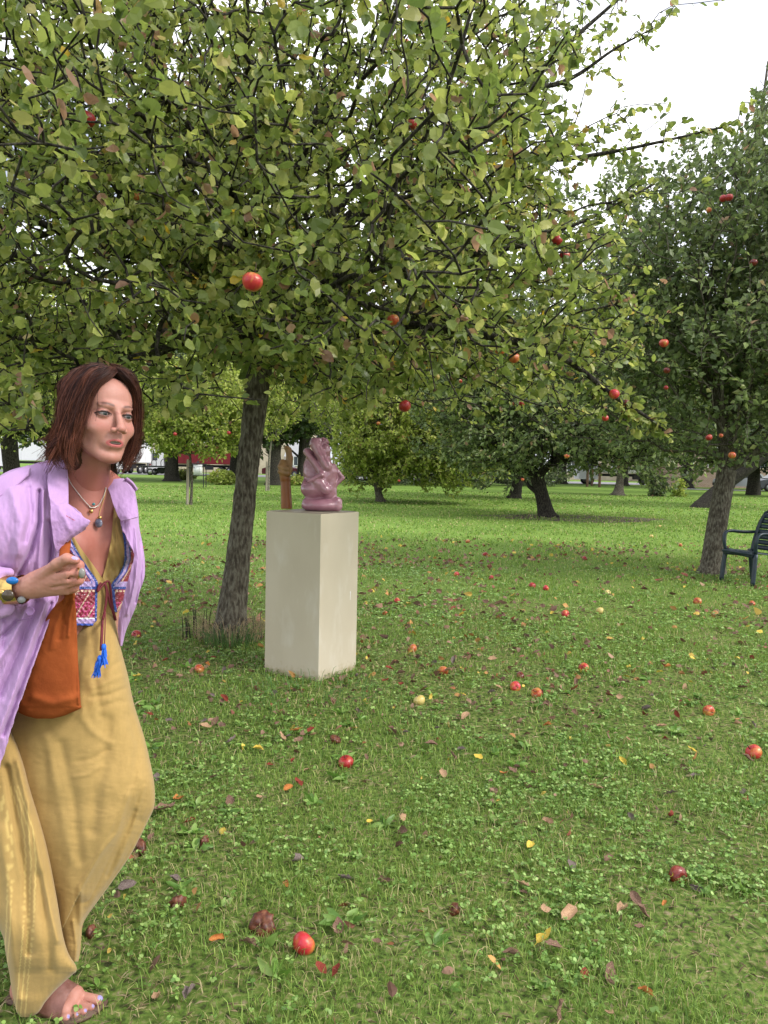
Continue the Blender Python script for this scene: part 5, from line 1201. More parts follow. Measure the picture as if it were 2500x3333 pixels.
# arm and hand
hk = [(212, 1843, 1.80), (226, 1867, 1.790), (228, 1893, 1.795), (217, 1918, 1.812)]
hm = [(257, 1840, 1.800), (260, 1864, 1.797), (256, 1889, 1.80), (242, 1914, 1.812)]
ht = [(250, 1850, 1.838), (250, 1873, 1.838), (245, 1898, 1.840), (230, 1920, 1.846)]
hp = [(226, 1850, 1.846), (216, 1876, 1.846), (210, 1902, 1.846), (200, 1922, 1.850)]
def hand_f(p):
    d = d_cap(p, P(-110, 1935, 1.93), P(85, 1912, 1.85), .040, .0245)
    d = smin(d, d_cap(p, P(85, 1912, 1.85), P(118, 1906, 1.84), .0250, .0250), .01)
    for i, k in enumerate(hk): d = smin(d, d_cap(p, P(105, 1895 + 8 * i, 1.84), P(*k), .020, .0135), .012)
    d = smin(d, d_cap(p, P(120, 1890, 1.84), P(180, 1850, 1.815), .022, .0155), .012)
    for i in range(4):
        r = [.0120, .0122, .0116, .0104][i]
        f = d_cap(p, P(*hk[i]), P(*hm[i]), r * 1.08, r); f = smin(f, d_cap(p, P(*hm[i]), P(*ht[i]), r, r * .93), .003); f = smin(f, d_cap(p, P(*ht[i]), P(*hp[i]), r * .93, r * .85), .003)
        d = smin(d, f, .0028)
    t_ = d_cap(p, P(128, 1885, 1.825), P(186, 1836, 1.79), .016, .0135); t_ = smin(t_, d_cap(p, P(186, 1836, 1.79), P(218, 1818, 1.780), .0135, .0125), .004); t_ = smin(t_, d_cap(p, P(218, 1818, 1.780), P(248, 1824, 1.778), .0118, .0088), .004)
    d = smin(d, t_, .005)
    for i in range(3): d = smax(d, -d_cap(p, P(170, 1868 + 22 * i, 1.80), P((hk[i][0] + hk[i + 1][0]) / 2 + 4, (hk[i][1] + hk[i + 1][1]) / 2, 1.783), .0012, .003), .007)
    return d + .0004 * n3(p, 260, 2)
hc = P(150, 1880, 1.83); V, Q = sdf_mesh(hand_f, hc + [-.24, -.12, -.12], hc + [.12, .14, .10], .0019); V = relax(V, Q, 1, .35)
px_ = proj(V); w = np.clip((px_[:, 0] - 195) / 60, 0, 1)[:, None] * .5; c = SK * np.array([1.0, .98, .95]) * skin_noise(V); c = c * (1 - w) + SKR * 1.1 * w
fold_ = np.zeros(len(V))
nl = ((px_[:, 0] - 248) / 15) ** 2 + ((px_[:, 1] - 1815) / 6.5) ** 2 < 1; nl &= px_[:, 2] < 1.776; c[nl] = (.36, .31, .56)
parts_V.append(V); parts_Q.append(Q); parts_C.append(c)
# foot
ft = G(300, 3284); fh = ft + np.array([-.215, .035, 0]); fd = (ft - fh) / np.linalg.norm(ft - fh); fs_ = np.array([fd[1], -fd[0], 0])     # fs_: toward the camera (little toe side)
def FO(a, b, z): return fh + fd * a + fs_ * b + np.array([0, 0, z])
toes = [(.232, -.016, .0125, .0125), (.226, .008, .010, .009), (.215, .025, .0095, .0085), (.201, .040, .009, .008), (.185, .053, .0085, .0078)]
def foot_f(p):
    d = d_cap(p, FO(.02, .0, .035), FO(.06, 0, .14), .028, .036); d = smin(d, d_cap(p, FO(.06, 0, .12), FO(.06, .005, .30), .034, .040), .02)
    d = smin(d, d_cap(p, FO(.055, .0, .065), FO(.165, -.004, .026), .034, .020), .02)
    d = smin(d, d_cap(p, FO(.03, .012, .03), FO(.16, .035, .020), .026, .017), .02); d = smin(d, d_cap(p, FO(.165, -.010, .024), FO(.17, .04, .018), .020, .015), .012)
    for (a, b, z, r) in toes: d = smin(d, d_cap(p, FO(a - .05, b * .9, z + .006), FO(a - .006, b, z), r * .95, r), .0035)
    return np.maximum(d, .004 - p[:, 2])
V, Q = sdf_mesh(foot_f, fh + [-.06, -.11, -.004], fh + [.27, .11, .33], .0024); V = relax(V, Q, 1, .3)
c = SK * np.array([.98, .95, .92]) * skin_noise(V)
for (a, b, z, r) in toes:
    n_ = FO(a + .002, b, z + r * .95); c[np.linalg.norm((V - n_) * [1, 1, .9], axis=1) < r * .70] = (.30, .27, .52)
parts_V.append(V); parts_Q.append(Q); parts_C.append(c)
off = 0; QQ = []
for V, Q in zip(parts_V, parts_Q): QQ.append(Q + off); off += len(V)
Vb = np.concatenate(parts_V); Cb = np.concatenate(parts_C)
PB = G(190, 3260); PB[2] = 0
person = thing('person', PB, 'person with auburn hair in a lilac coat and mustard trousers striding past at the left', 'person')
M_SKIN = mat_attr('skin', .5, sss=.12, spec=.35, bscale=220, bstr=.12, bdist=.001)
part('body', Vb, [np.concatenate(QQ)], M_SKIN, person, {'col': Cb})
print('p1', len(Vb))
# eyes
for s in (-1, 1):
    m = MB(); th = np.linspace(0, math.pi, 17); prof = [(max(.0124 * HS * math.sin(a), 1e-5), -.0124 * HS * math.cos(a)) for a in th]
    look = HR @ np.array([.02 , -.05, 1]); look /= np.linalg.norm(look); M3 = Vector(look).to_track_quat('Z', 'Y').to_matrix()
    V, fs = m.lathe(prof, 24, H(s * EX, EY, EZ), M3).out(); a = (V - H(s * EX, EY, EZ)) @ look / (.0124 * HS)
    c = np.where((a > .975)[:, None], (.01, .01, .012), np.where((a > .885)[:, None], (.035, .050, .050), (.20, .165, .155)))  # eye whites toned down, their shade is put into the colour
    part('eye', V, fs, mat_attr('eyeball', .15, spec=.6), person, {'col': c})

# hair
def hair_f(p):
    q = head_l(p); E = lambda c, r: d_ell(q, c, r)
    d = E((0, .028, -.026), (.083, .092, .102)); d = smin(d, E((-.068, -.025, -.022), (.026, .078, .052)), .02); d = smin(d, E((.064, -.02, -.024), (.022, .070, .048)), .02)
    d = smin(d, E((0, -.055, -.065), (.070, .085, .040)), .03)
    d = smax(d, -E((.002, -.036, .082), (.056, .116, .092)), .008)
    d = smax(d, -E((0, -.17, .02), (.05, .09, .07)), .01)
    ang = np.arctan2(q[:, 0], q[:, 2] + .03) * 14 + q[:, 1] * 12
    return (d + .0016 * np.sin(ang * 3) + .002 * n3(q, 50, 4)) * HS
V, Q = sdf_mesh(hair_f, HO + [-.17, -.17, -.22], HO + [.17, .17, .16], .0032)
m = MB(); m.add(V, [Q]); rs = np.random.RandomState(4); hc_ = [np.tile((.050, .016, .010), (len(V), 1)) * (1 + .35 * np.sin(np.arctan2(head_l(V)[:, 0], head_l(V)[:, 2] + .03) * 40))[:, None]]
def strand(s, t, j):
    """s side, t 0 front .. 1 back, in head space"""
    z0 = .062 - .15 * t; L = 1 + .18 * rs.randn()
    fr = max(0, 1 - t * 3.2)
    pts = [(s * .004 + .006 * fr * s, .118 + .008 * math.sin(t * 3.1) - .010 * fr, z0 + .004 * fr), (s * (.040 - .006 * fr), .108 - .012 * fr, z0 + .006 * fr), (s * (.070 - .017 * fr), .072 - .006 * fr, z0 * .86 + .014 * fr),
           (s * (.088 - .022 * fr), .018, z0 * .80 + .008 * fr), (s * (.094 - .020 * fr), -.035, z0 * .74 - .002), (s * (.090 - .006 * fr), -.075 * L, z0 * .68 - .012), (s * (.070 + .006 * rs.randn()), -.108 * L, z0 * .6 - .018)]
    if t > .55:
        k = (t - .55) / .45; pts = [(x * (1 - .75 * k * (i > 2)) if i > 2 else x * (1 - .3 * k), y, z - .030 * k * (i > 1)) for i, (x, y, z) in enumerate(pts)]
    P_ = np.array(pts) + rs.randn(3) * .0045; P_[1:] += rs.randn(6, 3) * .0022; P_[-2:] += rs.randn(2, 3) * .007
    if s < 0 and t > .1 and rs.rand() < .4: P_[-2] += [-.012, .004, 0]; P_[-1] += [-.04 - .03 * rs.rand(), .006, -.01]         # flicked ends
    if s > 0: P_[2:, 0] -= .006
    return P_
def fringe(s, u):
    """front locks that sweep from the parting over the forehead"""
    k = 1 - .32 * u
    pts = [(s * .003, .117 - .012 * u, .050 + .018 * (1 - u)), (s * .026, .108 - .014 * (1 - u), .080 * k + .002), (s * .049, .072 - .006 * (1 - u), .077 * k), (s * .0655, .020, .060 * k + .002), (s * (.0745 if s < 0 else .071), -.035, .046 * k), (s * (.080 if s < 0 else .066), -.080, .030 * k), (s * (.080 if s < 0 else .056), -.106, .012 * k)]
    Q_ = np.array(pts) + rs.randn(3) * .003; Q_[2:] += rs.randn(5, 3) * .002; return Q_
for j in range(290):
    s = -1 if rs.rand() < .6 else 1; t = rs.rand() ** 1.2; K = strand(s, t, j) if j < 230 else fringe(s, rs.rand())
    lay = rs.uniform(.66, 1.05) if rs.rand() < .5 else 1.0
    K = smooth_path(K, 4); K = K[:max(8, int(len(K) * lay))]; k = len(K); tt = np.linspace(0, 1, k)
    ph = rs.rand() * 6.28; am = rs.uniform(.002, .0055); K = K + np.stack([np.sin(tt * 7 + ph), 0 * tt, np.cos(tt * 6 + ph)], 1) * (am * tt)[:, None]
    lift = rs.uniform(0, .007) * np.sin(tt * 3.1); K[:, 0] += s * lift
    if lay < 1: K[-4:, 0] += s * np.linspace(0, .008, 4) * rs.rand()
    g0 = rs.rand() ** 1.3
    for q_ in range(30):
        o = rs.randn(3) * .0042; pts = K + o * (1 - .55 * tt ** 2)[:, None] * np.clip(tt * 6 + .25, 0, 1)[:, None] + rs.randn(3) * .0028 * tt[:, None]
        if rs.rand() < .13: pts = pts + rs.randn(3) * .011 * (tt ** 1.5)[:, None]
        kk = k - rs.randint(0, 4); pts = HO + (pts[:kk] * HS) @ HR.T
        m.tube(pts, np.linspace(.0010, .0003, kk) * rs.uniform(.6, 1.15), 3, False)
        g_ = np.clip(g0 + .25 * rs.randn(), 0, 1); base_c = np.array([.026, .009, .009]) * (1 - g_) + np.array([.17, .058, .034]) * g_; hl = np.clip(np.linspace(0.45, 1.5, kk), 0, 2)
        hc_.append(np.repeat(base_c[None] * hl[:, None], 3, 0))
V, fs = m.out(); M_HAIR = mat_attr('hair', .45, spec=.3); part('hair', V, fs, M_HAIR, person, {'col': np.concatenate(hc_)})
print('p2')

# --- cloth tools
def crm(A, n, closed=False):
    """resample along axis 0 by Catmull-Rom"""
    A = np.asarray(A, float); m = len(A)
    Pd = np.concatenate([A[-1:], A, A[:2]]) if closed else np.concatenate([2 * A[:1] - A[1:2], A, 2 * A[-1:] - A[-2:-1]])
    t = np.linspace(0, m if closed else m - 1, n, endpoint=not closed); i = np.minimum(t.astype(int), (m if closed else m - 1) - 1); f = (t - i).reshape((-1,) + (1,) * (A.ndim - 1))
    a, b, c, d = Pd[i], Pd[i + 1], Pd[i + 2], Pd[i + 3]
    return .5 * (2 * b + (c - a) * f + (2 * a - 5 * b + 4 * c - d) * f ** 2 + (-a + 3 * b - 3 * c + d) * f ** 3)
def grid_q(nv, nu, closed=False):
    j = np.arange(nv - 1)[:, None]; i = np.arange(nu if closed else nu - 1)[None]; i2 = (i + 1) % nu
    return np.stack([j * nu + i, (j + 1) * nu + i, (j + 1) * nu + i2, j * nu + i2], -1).reshape(-1, 4)
def gridnorm(V):
    du = np.gradient(V, axis=1); dv = np.gradient(V, axis=0); n = np.cross(du, dv); n /= np.linalg.norm(n, axis=2)[..., None] + 1e-9
    return n
def patch(rows, nu, nv, disp=None, thick=.003, zmin=None):
    """rows of (px, py, D); disp(px, py) -> metres toward the camera; returns V, faces, PX, PY"""
    A = np.array([crm(r, nu) for r in rows]); A = crm(A, nv); px, py, D = A[..., 0], A[..., 1], A[..., 2]
    if disp is not None: D = D - disp(px, py)
    V = P_vec(px, py, D); n = gridnorm(V); tc_ = V.reshape(-1, 3) - CPOS
    sg = -np.sign(np.sum(n.reshape(-1, 3) * tc_, 1)).reshape(n.shape[:2]); n = n * sg[..., None]
    B = V - n * thick
    if zmin is not None: V[..., 2] = np.maximum(V[..., 2], zmin + thick); B[..., 2] = np.maximum(B[..., 2], zmin)
    N_ = nv * nu; Q = grid_q(nv, nu); Q2 = Q[:, ::-1] + N_; e = []
    for j in range(nv - 1):
        a = j * nu; e.append([a, a + N_, a + nu + N_, a + nu]); a = j * nu + nu - 1; e.append([a, a + nu, a + nu + N_, a + N_])
    for i in range(nu - 1):
        a = i; e.append([a, a + 1, a + 1 + N_, a + N_]); a = (nv - 1) * nu + i; e.append([a, a + N_, a + 1 + N_, a + 1])
    VV = np.concatenate([V.reshape(-1, 3), B.reshape(-1, 3)]); pp = np.concatenate([px.ravel(), px.ravel()]), np.concatenate([py.ravel(), py.ravel()])
    return VV, [np.concatenate([Q, Q2, e])], pp[0], pp[1]
def P_vec(px, py, D):
    v = np.stack([(px - 1250.0) / F * D, (1666.5 - py) / F * D, -D], -1); return v @ CMn.T + CPOS
def tube_px(rows, nu, nv, disp=None, ex=.8, zmin=None, cap=True):
    """rows (py, Lpx, Rpx, D, T[, dpy]) closed elliptical sections"""
    A = crm(np.array([r[:5] for r in rows], float), nv); th = np.arange(nu) * 2 * math.pi / nu
    cs, sn = np.cos(th), np.sin(th); cs = np.sign(cs) * np.abs(cs) ** ex; sn = np.sign(sn) * np.abs(sn) ** ex
    px = (A[:, 1] + A[:, 2])[:, None] / 2 + (A[:, 2] - A[:, 1])[:, None] / 2 * cs; D = A[:, 3][:, None] - A[:, 4][:, None] * sn; py = np.broadcast_to(A[:, 0][:, None], px.shape).copy()
    if disp is not None: D = D - disp(px, py) * np.clip(sn * 1.5 + .3, 0, 1)
    V = P_vec(px, py, D)
    if zmin is not None: V[..., 2] = np.maximum(V[..., 2], zmin)
    Q = grid_q(nv, nu, True); VV = V.reshape(-1, 3); fs = [Q]
    if cap:
        c0 = V[0].mean(0); c1 = V[-1].mean(0); VV = np.concatenate([VV, [c0, c1]]); i = np.arange(nu); j = (i + 1) % nu; k = len(VV) - 2; b_ = (nv - 1) * nu
        fs.append(np.concatenate([np.stack([np.full(nu, k), i, j], 1), np.stack([np.full(nu, k + 1), b_ + j, b_ + i], 1)]))
        px = np.concatenate([px.ravel(), [0, 0]]); py = np.concatenate([py.ravel(), [0, 0]])
    return VV, fs, px.ravel(), py.ravel()
def trace(px, py, f=torso_f, D0=1.7, default=2.1):
    px = np.atleast_1d(np.asarray(px, float)); py = np.atleast_1d(np.asarray(py, float)); D = np.full(px.shape, D0)
    for _ in range(40):
        d = f(P_vec(px.ravel(), py.ravel(), D.ravel())).reshape(px.shape); D = D + np.clip(d, -.02, .05) * .9
    D[np.abs(d) > .004] = default; return D
def on(px, py, off=.006): return (px, py, float(trace(px, py)[0]) - off)
def drape(rows, nu, nv, off, disp=None, thick=.003, dmax=2.2):
    """like patch but rows are (px,py); depth follows the torso"""
    A = np.array([crm(r, nu) for r in rows]); A = crm(A, nv); px, py = A[..., 0], A[..., 1]
    D = trace(px, py, default=np.nan); 
    for j in range(nv):
        r = D[j]; ok = ~np.isnan(r)
        if ok.any(): D[j] = np.interp(np.arange(nu), np.where(ok)[0], r[ok])
        else: D[j] = D[j - 1] if j else dmax
    D = D - off
    for _ in range(3): D[1:-1] = (D[:-2] + 2 * D[1:-1] + D[2:]) / 4
    if disp is not None: D = D - disp(px, py)
    V = P_vec(px, py, D); B = P_vec(px, py, D + thick); N_ = nv * nu; Q = grid_q(nv, nu); e = []
    for j in range(nv - 1):
        a = j * nu; e.append([a, a + N_, a + nu + N_, a + nu]); a = j * nu + nu - 1; e.append([a, a + nu, a + nu + N_, a + N_])
    for i in range(nu - 1):
        a = i; e.append([a, a + 1, a + 1 + N_, a + N_]); a = (nv - 1) * nu + i; e.append([a, a + N_, a + 1 + N_, a + 1])
    return np.concatenate([V.reshape(-1, 3), B.reshape(-1, 3)]), [np.concatenate([Q, Q[:, ::-1] + N_, e])], np.tile(px.ravel(), 2), np.tile(py.ravel(), 2)
def seg_d(px, py, a, b):
    """signed distance (px) to a segment line and along parameter"""
    a = np.array(a, float); b = np.array(b, float); t = ((px - a[0]) * (b[0] - a[0]) + (py - a[1]) * (b[1] - a[1])) / ((b - a) @ (b - a)); tc_ = np.clip(t, 0, 1)
    dx = px - a[0] - tc_ * (b[0] - a[0]); dy = py - a[1] - tc_ * (b[1] - a[1]); sg = np.sign((b[0] - a[0]) * (py - a[1]) - (b[1] - a[1]) * (px - a[0])); return sg * np.hypot(dx, dy), t
def ridge(px, py, pts, w, h):
    """soft ridge (h>0) or valley (h<0) along a px polyline"""
    d = np.full(np.shape(px), 1e9)
    for a, b in zip(pts[:-1], pts[1:]): d = np.minimum(d, np.abs(seg_d(px, py, a, b)[0]))
    return h * np.exp(-(d / w) ** 2)

# --- mustard trousers and bodice
YEL = np.array([.37, .245, .085])
def ydisp(px, py):
    d = 0
    for pts, w, h in (([(300, 2040), (310, 2200), (330, 2330)], 14, -.010), ([(345, 2020), (350, 2120), (330, 2200)], 12, -.010), ([(260, 2330), (300, 2380), (360, 2420)], 12, .008), ([(300, 2240), (360, 2215), (405, 2200)], 9, .007), ([(300, 2270), (360, 2260), (420, 2235)], 8, -.008), ([(290, 2200), (350, 2180), (395, 2150)], 8, -.007), ([(330, 2300), (380, 2285), (430, 2280)], 8, -.006),
                      ([(350, 2350), (345, 2450), (320, 2560), (300, 2700)], 22, -.016), ([(420, 2330), (450, 2430), (440, 2520), (422, 2569)], 14, -.012), ([(250, 2480), (300, 2470), (350, 2440)], 8, -.006), ([(240, 2530), (290, 2520), (330, 2490)], 7, .006),
                      ([(422, 2569), (380, 2712), (325, 2780), (295, 2830), (259, 2889), (262, 3000)], 9, .012), ([(150, 2400), (190, 2600), (230, 2800)], 16, .010), ([(200, 2420), (240, 2600), (262, 2800)], 14, -.012), ([(270, 2150), (260, 2230), (270, 2320)], 9, .010),
                      ([(440, 2640), (390, 2750), (350, 2850)], 8, -.010), ([(470, 2560), (430, 2700), (380, 2820)], 7, .006), ([(238, 3000), (250, 3080), (246, 3130)], 7, .010)):
        d = d + .5 * ridge(px, py, pts, w, h)
    # the cloth right of the knee fold turns away
    s, t = seg_d(px, py, (425, 2560), (262, 2900)); d = d - .030 * np.clip(-s / 40, 0, 1) * np.clip(t * 3 + .3, 0, 1)
    d = d + .0018 * (fnoise((px + .25 * py) / 34., (py - .2 * px) / 11., 3, 3) - .5) * (.3 + 1.2 * fnoise(px / 60., py / 60., 8)) + .007 * (fnoise(px / 38., py / 130., 5) - .5)
    return d
rowsB = [(1975, 246, 372, 2.15, .045), (2030, 236, 378, 2.14, .075), (2100, 205, 391, 2.135, .10), (2200, 110, 417, 2.13, .13), (2290, 40, 436, 2.12, .14), (2400, -30, 470, 2.11, .14), (2470, -20, 487, 2.10, .135), (2548, 0, 502, 2.08, .125), (2620, 25, 503, 2.07, .115),
         (2670, 45, 483, 2.06, .11), (2738, 70, 449, 2.05, .10), (2788, 90, 422, 2.05, .095), (2873, 125, 363, 2.05, .085), (2927, 164, 323, 2.05, .08), (2999, 178, 274, 2.05, .07), (3054, 188, 265, 2.05, .065), (3095, 194, 262, 2.05, .06), (3130, 204, 255, 2.05, .05)]
m = MB(); cc_ = []
V, fs, px, py = tube_px(rowsB, 220, 330, ydisp, .85, .05); m.add(V, fs); cc_.append((px, py))
def adisp(px, py):
    d = .0010 * (fnoise(px / 26., py / 12., 4) - .5) + .006 * (fnoise(px / 26., py / 110., 7) - .5)
    for pts, w, h in (([(20, 2500), (60, 2700), (85, 2850), (95, 3100)], 13, -.014), ([(60, 2480), (110, 2700), (150, 2900), (190, 3060)], 12, .010), ([(5, 2700), (30, 2900), (40, 3100), (60, 3250)], 16, .010), ([(130, 2850), (150, 3000), (165, 3150)], 14, -.010), ([(100, 2600), (90, 2640), (95, 2750)], 8, .006)): d = d + ridge(px, py, pts, w, h)
    return d
rowsA = [(2370, -70, 30, 2.02, .05), (2425, -85, 55, 2.00, .05), (2500, -100, 80, 1.99, .055), (2569, -110, 98, 1.98, .055), (2738, -120, 148, 1.97, .06), (2906, -70, 182, 1.96, .06), (3033, 3, 203, 1.95, .075), (3100, 18, 222, 1.95, .07), (3140, 25, 246, 1.95, .06), (3160, 29, 249, 1.95, .05), (3176, 32, 232, 1.95, .045), (3223, 38, 181, 1.95, .04), (3261, 46, 148, 1.94, .03), (3294, 55, 126, 1.94, .02), (3311, 68, 100, 1.94, .01)]
V, fs, px, py = tube_px(rowsA, 150, 230, adisp, .75, .015); m.add(V, fs); cc_.append((px, py))
V, fs, px, py = tube_px([(2400, -60, 150, 2.2, .10), (2600, -110, 70, 2.24, .10), (2750, -140, 20, 2.28, .09), (2900, -150, 14, 2.33, .085), (3000, -150, 20, 2.36, .08), (3128, -150, 27, 2.40, .07)], 60, 60, None, .8, .03); m.add(V, fs); cc_.append((px, py))
px = np.concatenate([a for a, b in cc_]); py = np.concatenate([b for a, b in cc_]); V, fs = m.out()
c = YEL[None] * (.94 + .12 * fnoise(px / 3.0, py / 14., 2, 2))[:, None] * (.95 + .1 * fnoise(px / 14., py / 3., 9, 2))[:, None]
n0 = len(cc_[0][0]); inA = np.zeros(len(px), bool); inA[n0:n0 + len(cc_[1][0])] = True
for off in (0, 17, 33, -45, -58):     # paler woven stripes down the leg panel
    xs = np.interp(py, [2500, 2700, 2800, 3000, 3200, 3300], [15, 78, 84, 78, 60, 52]) + off * np.interp(py, [2500, 2800, 3300], [.7, 1, .9])
    st = inA & (np.abs(px - xs) < 2.2) & (py > 2560); c[st] = np.array([.52, .37, .13])
M_YEL = mat_attr('mustard_linen', .85, bscale=300, bstr=.25, bdist=.0015, sheen=.2, spec=.15)
part('trousers', V, fs, M_YEL, person, {'col': c})
m = MB()
pl_ = lambda px, py: .0018 * np.sin((px - .35 * py) / 4.0) + ridge(px, py, [(375, 1680), (378, 1760), (350, 1880)], 5, -.004)
V, fs, a, b = drape([[(371, 1648), (378, 1650), (386, 1655)], [(367, 1700), (382, 1700), (400, 1712)], [(361, 1760), (382, 1765), (406, 1780)], [(349, 1820), (376, 1825), (405, 1832)], [(337, 1868), (362, 1872), (394, 1872)], [(330, 1892), (345, 1900), (366, 1905)]], 30, 90, .007, pl_); m.add(V, fs)
V, fs, a, b = drape([[(214, 1735), (226, 1738), (236, 1740)], [(244, 1790), (256, 1790), (266, 1788)], [(282, 1850), (294, 1848), (306, 1842)], [(312, 1895), (325, 1893), (338, 1890)]], 14, 60, .007, pl_); m.add(V, fs)
V, fs, a, b = drape([[(300, 1890), (340, 1892), (380, 1885)], [(300, 1940), (340, 1940), (385, 1940)], [(290, 1990), (340, 1990), (382, 1985)], [(280, 2030), (340, 2030), (378, 2020)]], 30, 50, .009, lambda px, py: .003 * np.sin(px / 7.)); m.add(V, fs)
V, fs = m.out(); part('bodice', V, fs, M_YEL, person, {'col': np.tile(YEL * 1.0, (len(V), 1))})

# --- embroidered waistcoat
BUR = np.array([.20, .018, .035]); BLU = np.array([.03, .06, .28]); LIL = np.array([.42, .30, .58]); PIK = np.array([.48, .05, .17]); CRE = np.array([.62, .45, .32]); SIL = np.array([.75, .74, .80])
def vest_col(px, py, edge):
    """edge: px distance to the V edge"""
    n = fnoise(px / 2.2, py / 2.2, 4, 2); c = BUR[None] * (.7 + .8 * n)[:, None]
    zz = (np.abs(((px + py) / 13) % 2 - 1) < .35) ^ (np.abs(((px - py) / 17) % 2 - 1) < .3); c[zz & (py > 1960)] = PIK; c[(np.abs(((px + .6 * py) / 21) % 2 - 1) < .10)] = CRE * .8
    b1 = (py > 1893) & (py < 1910); c[b1] = LIL * (.6 + .6 * n[b1])[:, None]; b2 = (py >= 1910) & (py < 1918); c[b2] = BLU; b3 = (py >= 1921) & (py < 1927) & (np.sin(px / 2.) > -.4); c[b3] = CRE
    b4 = (py > 2015); c[b4] = LIL * (.7 + .5 * n[b4])[:, None]; c[py > 2029] = BLU * 1.6; c[(py > 2011) & (py < 2015)] = SIL
    e = (edge < 19) & (py < 1900); c[e] = LIL * (.6 + .7 * n[e])[:, None]; e = (edge < 8); c[e] = BLU * (.7 + .7 * n[e])[:, None]; e = (edge > 17) & (edge < 21) & (py < 1900); c[e] = BLU
    sp = fnoise(px / 1.4, py / 1.4, 11, 1) > .9; c[sp] = SIL
    return c
def vest_disp(px, py): return .0025 * (fnoise(px / 5., py / 5., 3) - .5) + .001 * np.sin(px / 3.) * np.sin(py / 3.)
m = MB()
Lr = [[(205, 1738), (216, 1738), (226, 1740)], [(205, 1790), (228, 1790), (250, 1790)], [(210, 1850), (252, 1850), (288, 1850)], [(215, 1895), (268, 1895), (318, 1895)], [(225, 1940), (270, 1940), (317, 1940)], [(230, 1990), (274, 1990), (316, 1990)], [(236, 2036), (275, 2036), (315, 2037)]]
V, fs, px, py = drape(Lr, 90, 220, .016, vest_disp, .004); m.add(V, fs)
edge = np.interp(py, [1738, 1790, 1850, 1895, 2040], [226, 250, 288, 318, 316]) - px; c1 = vest_col(px, py, edge)
Rr = [[(386, 1650), (394, 1652), (402, 1656)], [(392, 1700), (406, 1702), (420, 1710)], [(403, 1760), (420, 1765), (440, 1775)], [(405, 1820), (422, 1825), (440, 1830)], [(392, 1862), (412, 1862), (434, 1866)], [(364, 1900), (394, 1896), (424, 1892)], [(362, 1925), (388, 1925), (414, 1922)], [(368, 1960), (384, 1960), (400, 1958)], [(374, 1992), (379, 1992), (385, 1990)]]
V, fs, px, py = drape(Rr, 60, 200, .015, vest_disp, .004); m.add(V, fs)
edge = px - np.interp(py, [1650, 1700, 1760, 1820, 1862, 1900, 1960, 1992], [386, 392, 403, 405, 392, 364, 368, 374]); c2 = vest_col(px, py, edge)
V, fs = m.out(); part('waistcoat', V, fs, mat_attr('embroidery', .5, bscale=260, bstr=.8, bdist=.002, spec=.6), person, {'col': np.concatenate([c1, c2])})
M_CORD = flat('burgundy_cord', (.16, .02, .03), .8)
def cord(pts, r, off=.024): return smooth_path([P(*on(a, b, off + (c[0] if c else 0))) for a, b, *c in pts], 5), r
m = MB()
for pts, r in (([(330, 1897), (322, 1908), (318, 1925), (328, 1912), (340, 1897)], .0042), ([(340, 1897), (352, 1892), (358, 1905), (362, 1940), (366, 1985), (376, 2018), (372, 2000), (358, 1965), (350, 1925), (342, 1900)], .0040), ([(341, 1896), (347, 1925), (344, 1970), (334, 2020)], .0042)):
    p_, r_ = cord(pts, r); m.tube(p_, r_, 7, True, .7)
end = P(*on(334, 2020, .024)); D_ = 1.985
tl = [end, P(333, 2035, 1.995), P(332, 2060, D_ - .01), P(329, 2118, D_ - .02)]; m.tube(smooth_path(tl, 5), .0038, 7); m.tube(smooth_path([P(343, 1990, D_), P(342, 2050, D_ - .01), P(340, 2098, D_ - .02)], 5), .0015, 5)
V, fs = m.out(); part('tie_cord', V, fs, M_CORD, person)
M_TAS = flat('blue_tassel', (.012, .12, .62), .7)
for (x0, y0, x1, y1) in ((338, 2096, 338, 2160), (327, 2133, 314, 2200)):
    a, b = P(x0, y0, D_ - .022), P(x1, y1, D_ - .024); m = MB().tube([a, a * .88 + b * .12, a * .78 + b * .22, a * .7 + b * .3], [.004, .0065, .0062, .004], 9)
    rs = np.random.RandomState(int(x0))
    for k in range(46):
        o1 = rs.randn(3) * .0022; o2 = rs.randn(3) * [.0052, .0052, .001]; m.tube(smooth_path([a * .74 + b * .26 + o1, (a + b) / 2 + o1 * 1.6, b + o2 + [0, 0, .003 * rs.randn()]], 2), .0011, 4, False)
    V, fs = m.out(); part('tassel', V, fs, M_TAS, person)

# --- lilac coat
LC = np.array([.43, .26, .48])
def cdisp(px, py):
    d = .013 * (fnoise(px / 26., py / 70., 13) - .5) + .0018 * (fnoise(px / 9., py / 24., 14) - .5)
    for pts, w, h in (([(128, 1600), (128, 1700), (100, 1790), (62, 1870)], 8, -.018), ([(140, 1600), (138, 1700), (130, 1780), (125, 1860)], 7, .010), ([(40, 1600), (70, 1700), (60, 1800)], 18, .010), ([(95, 1590), (100, 1680), (80, 1760)], 10, -.008), ([(160, 1700), (172, 1780), (160, 1860)], 8, -.012), ([(190, 1740), (180, 1800), (170, 1850)], 7, .010),
                      ([(120, 1960), (60, 2120), (0, 2260)], 12, -.014), ([(150, 1960), (100, 2090), (40, 2260), (-10, 2400)], 10, .010), ([(165, 1965), (125, 2080), (70, 2230), (10, 2390)], 7, -.010), ([(90, 1975), (40, 2080), (-10, 2160)], 10, .012), ([(60, 2020), (20, 2060), (-30, 2100)], 8, -.010), ([(10, 2030), (-10, 2150), (-60, 2300)], 10, .010)): d = d + 1.35 * ridge(px, py, pts, w, h)
    return d
m = MB()
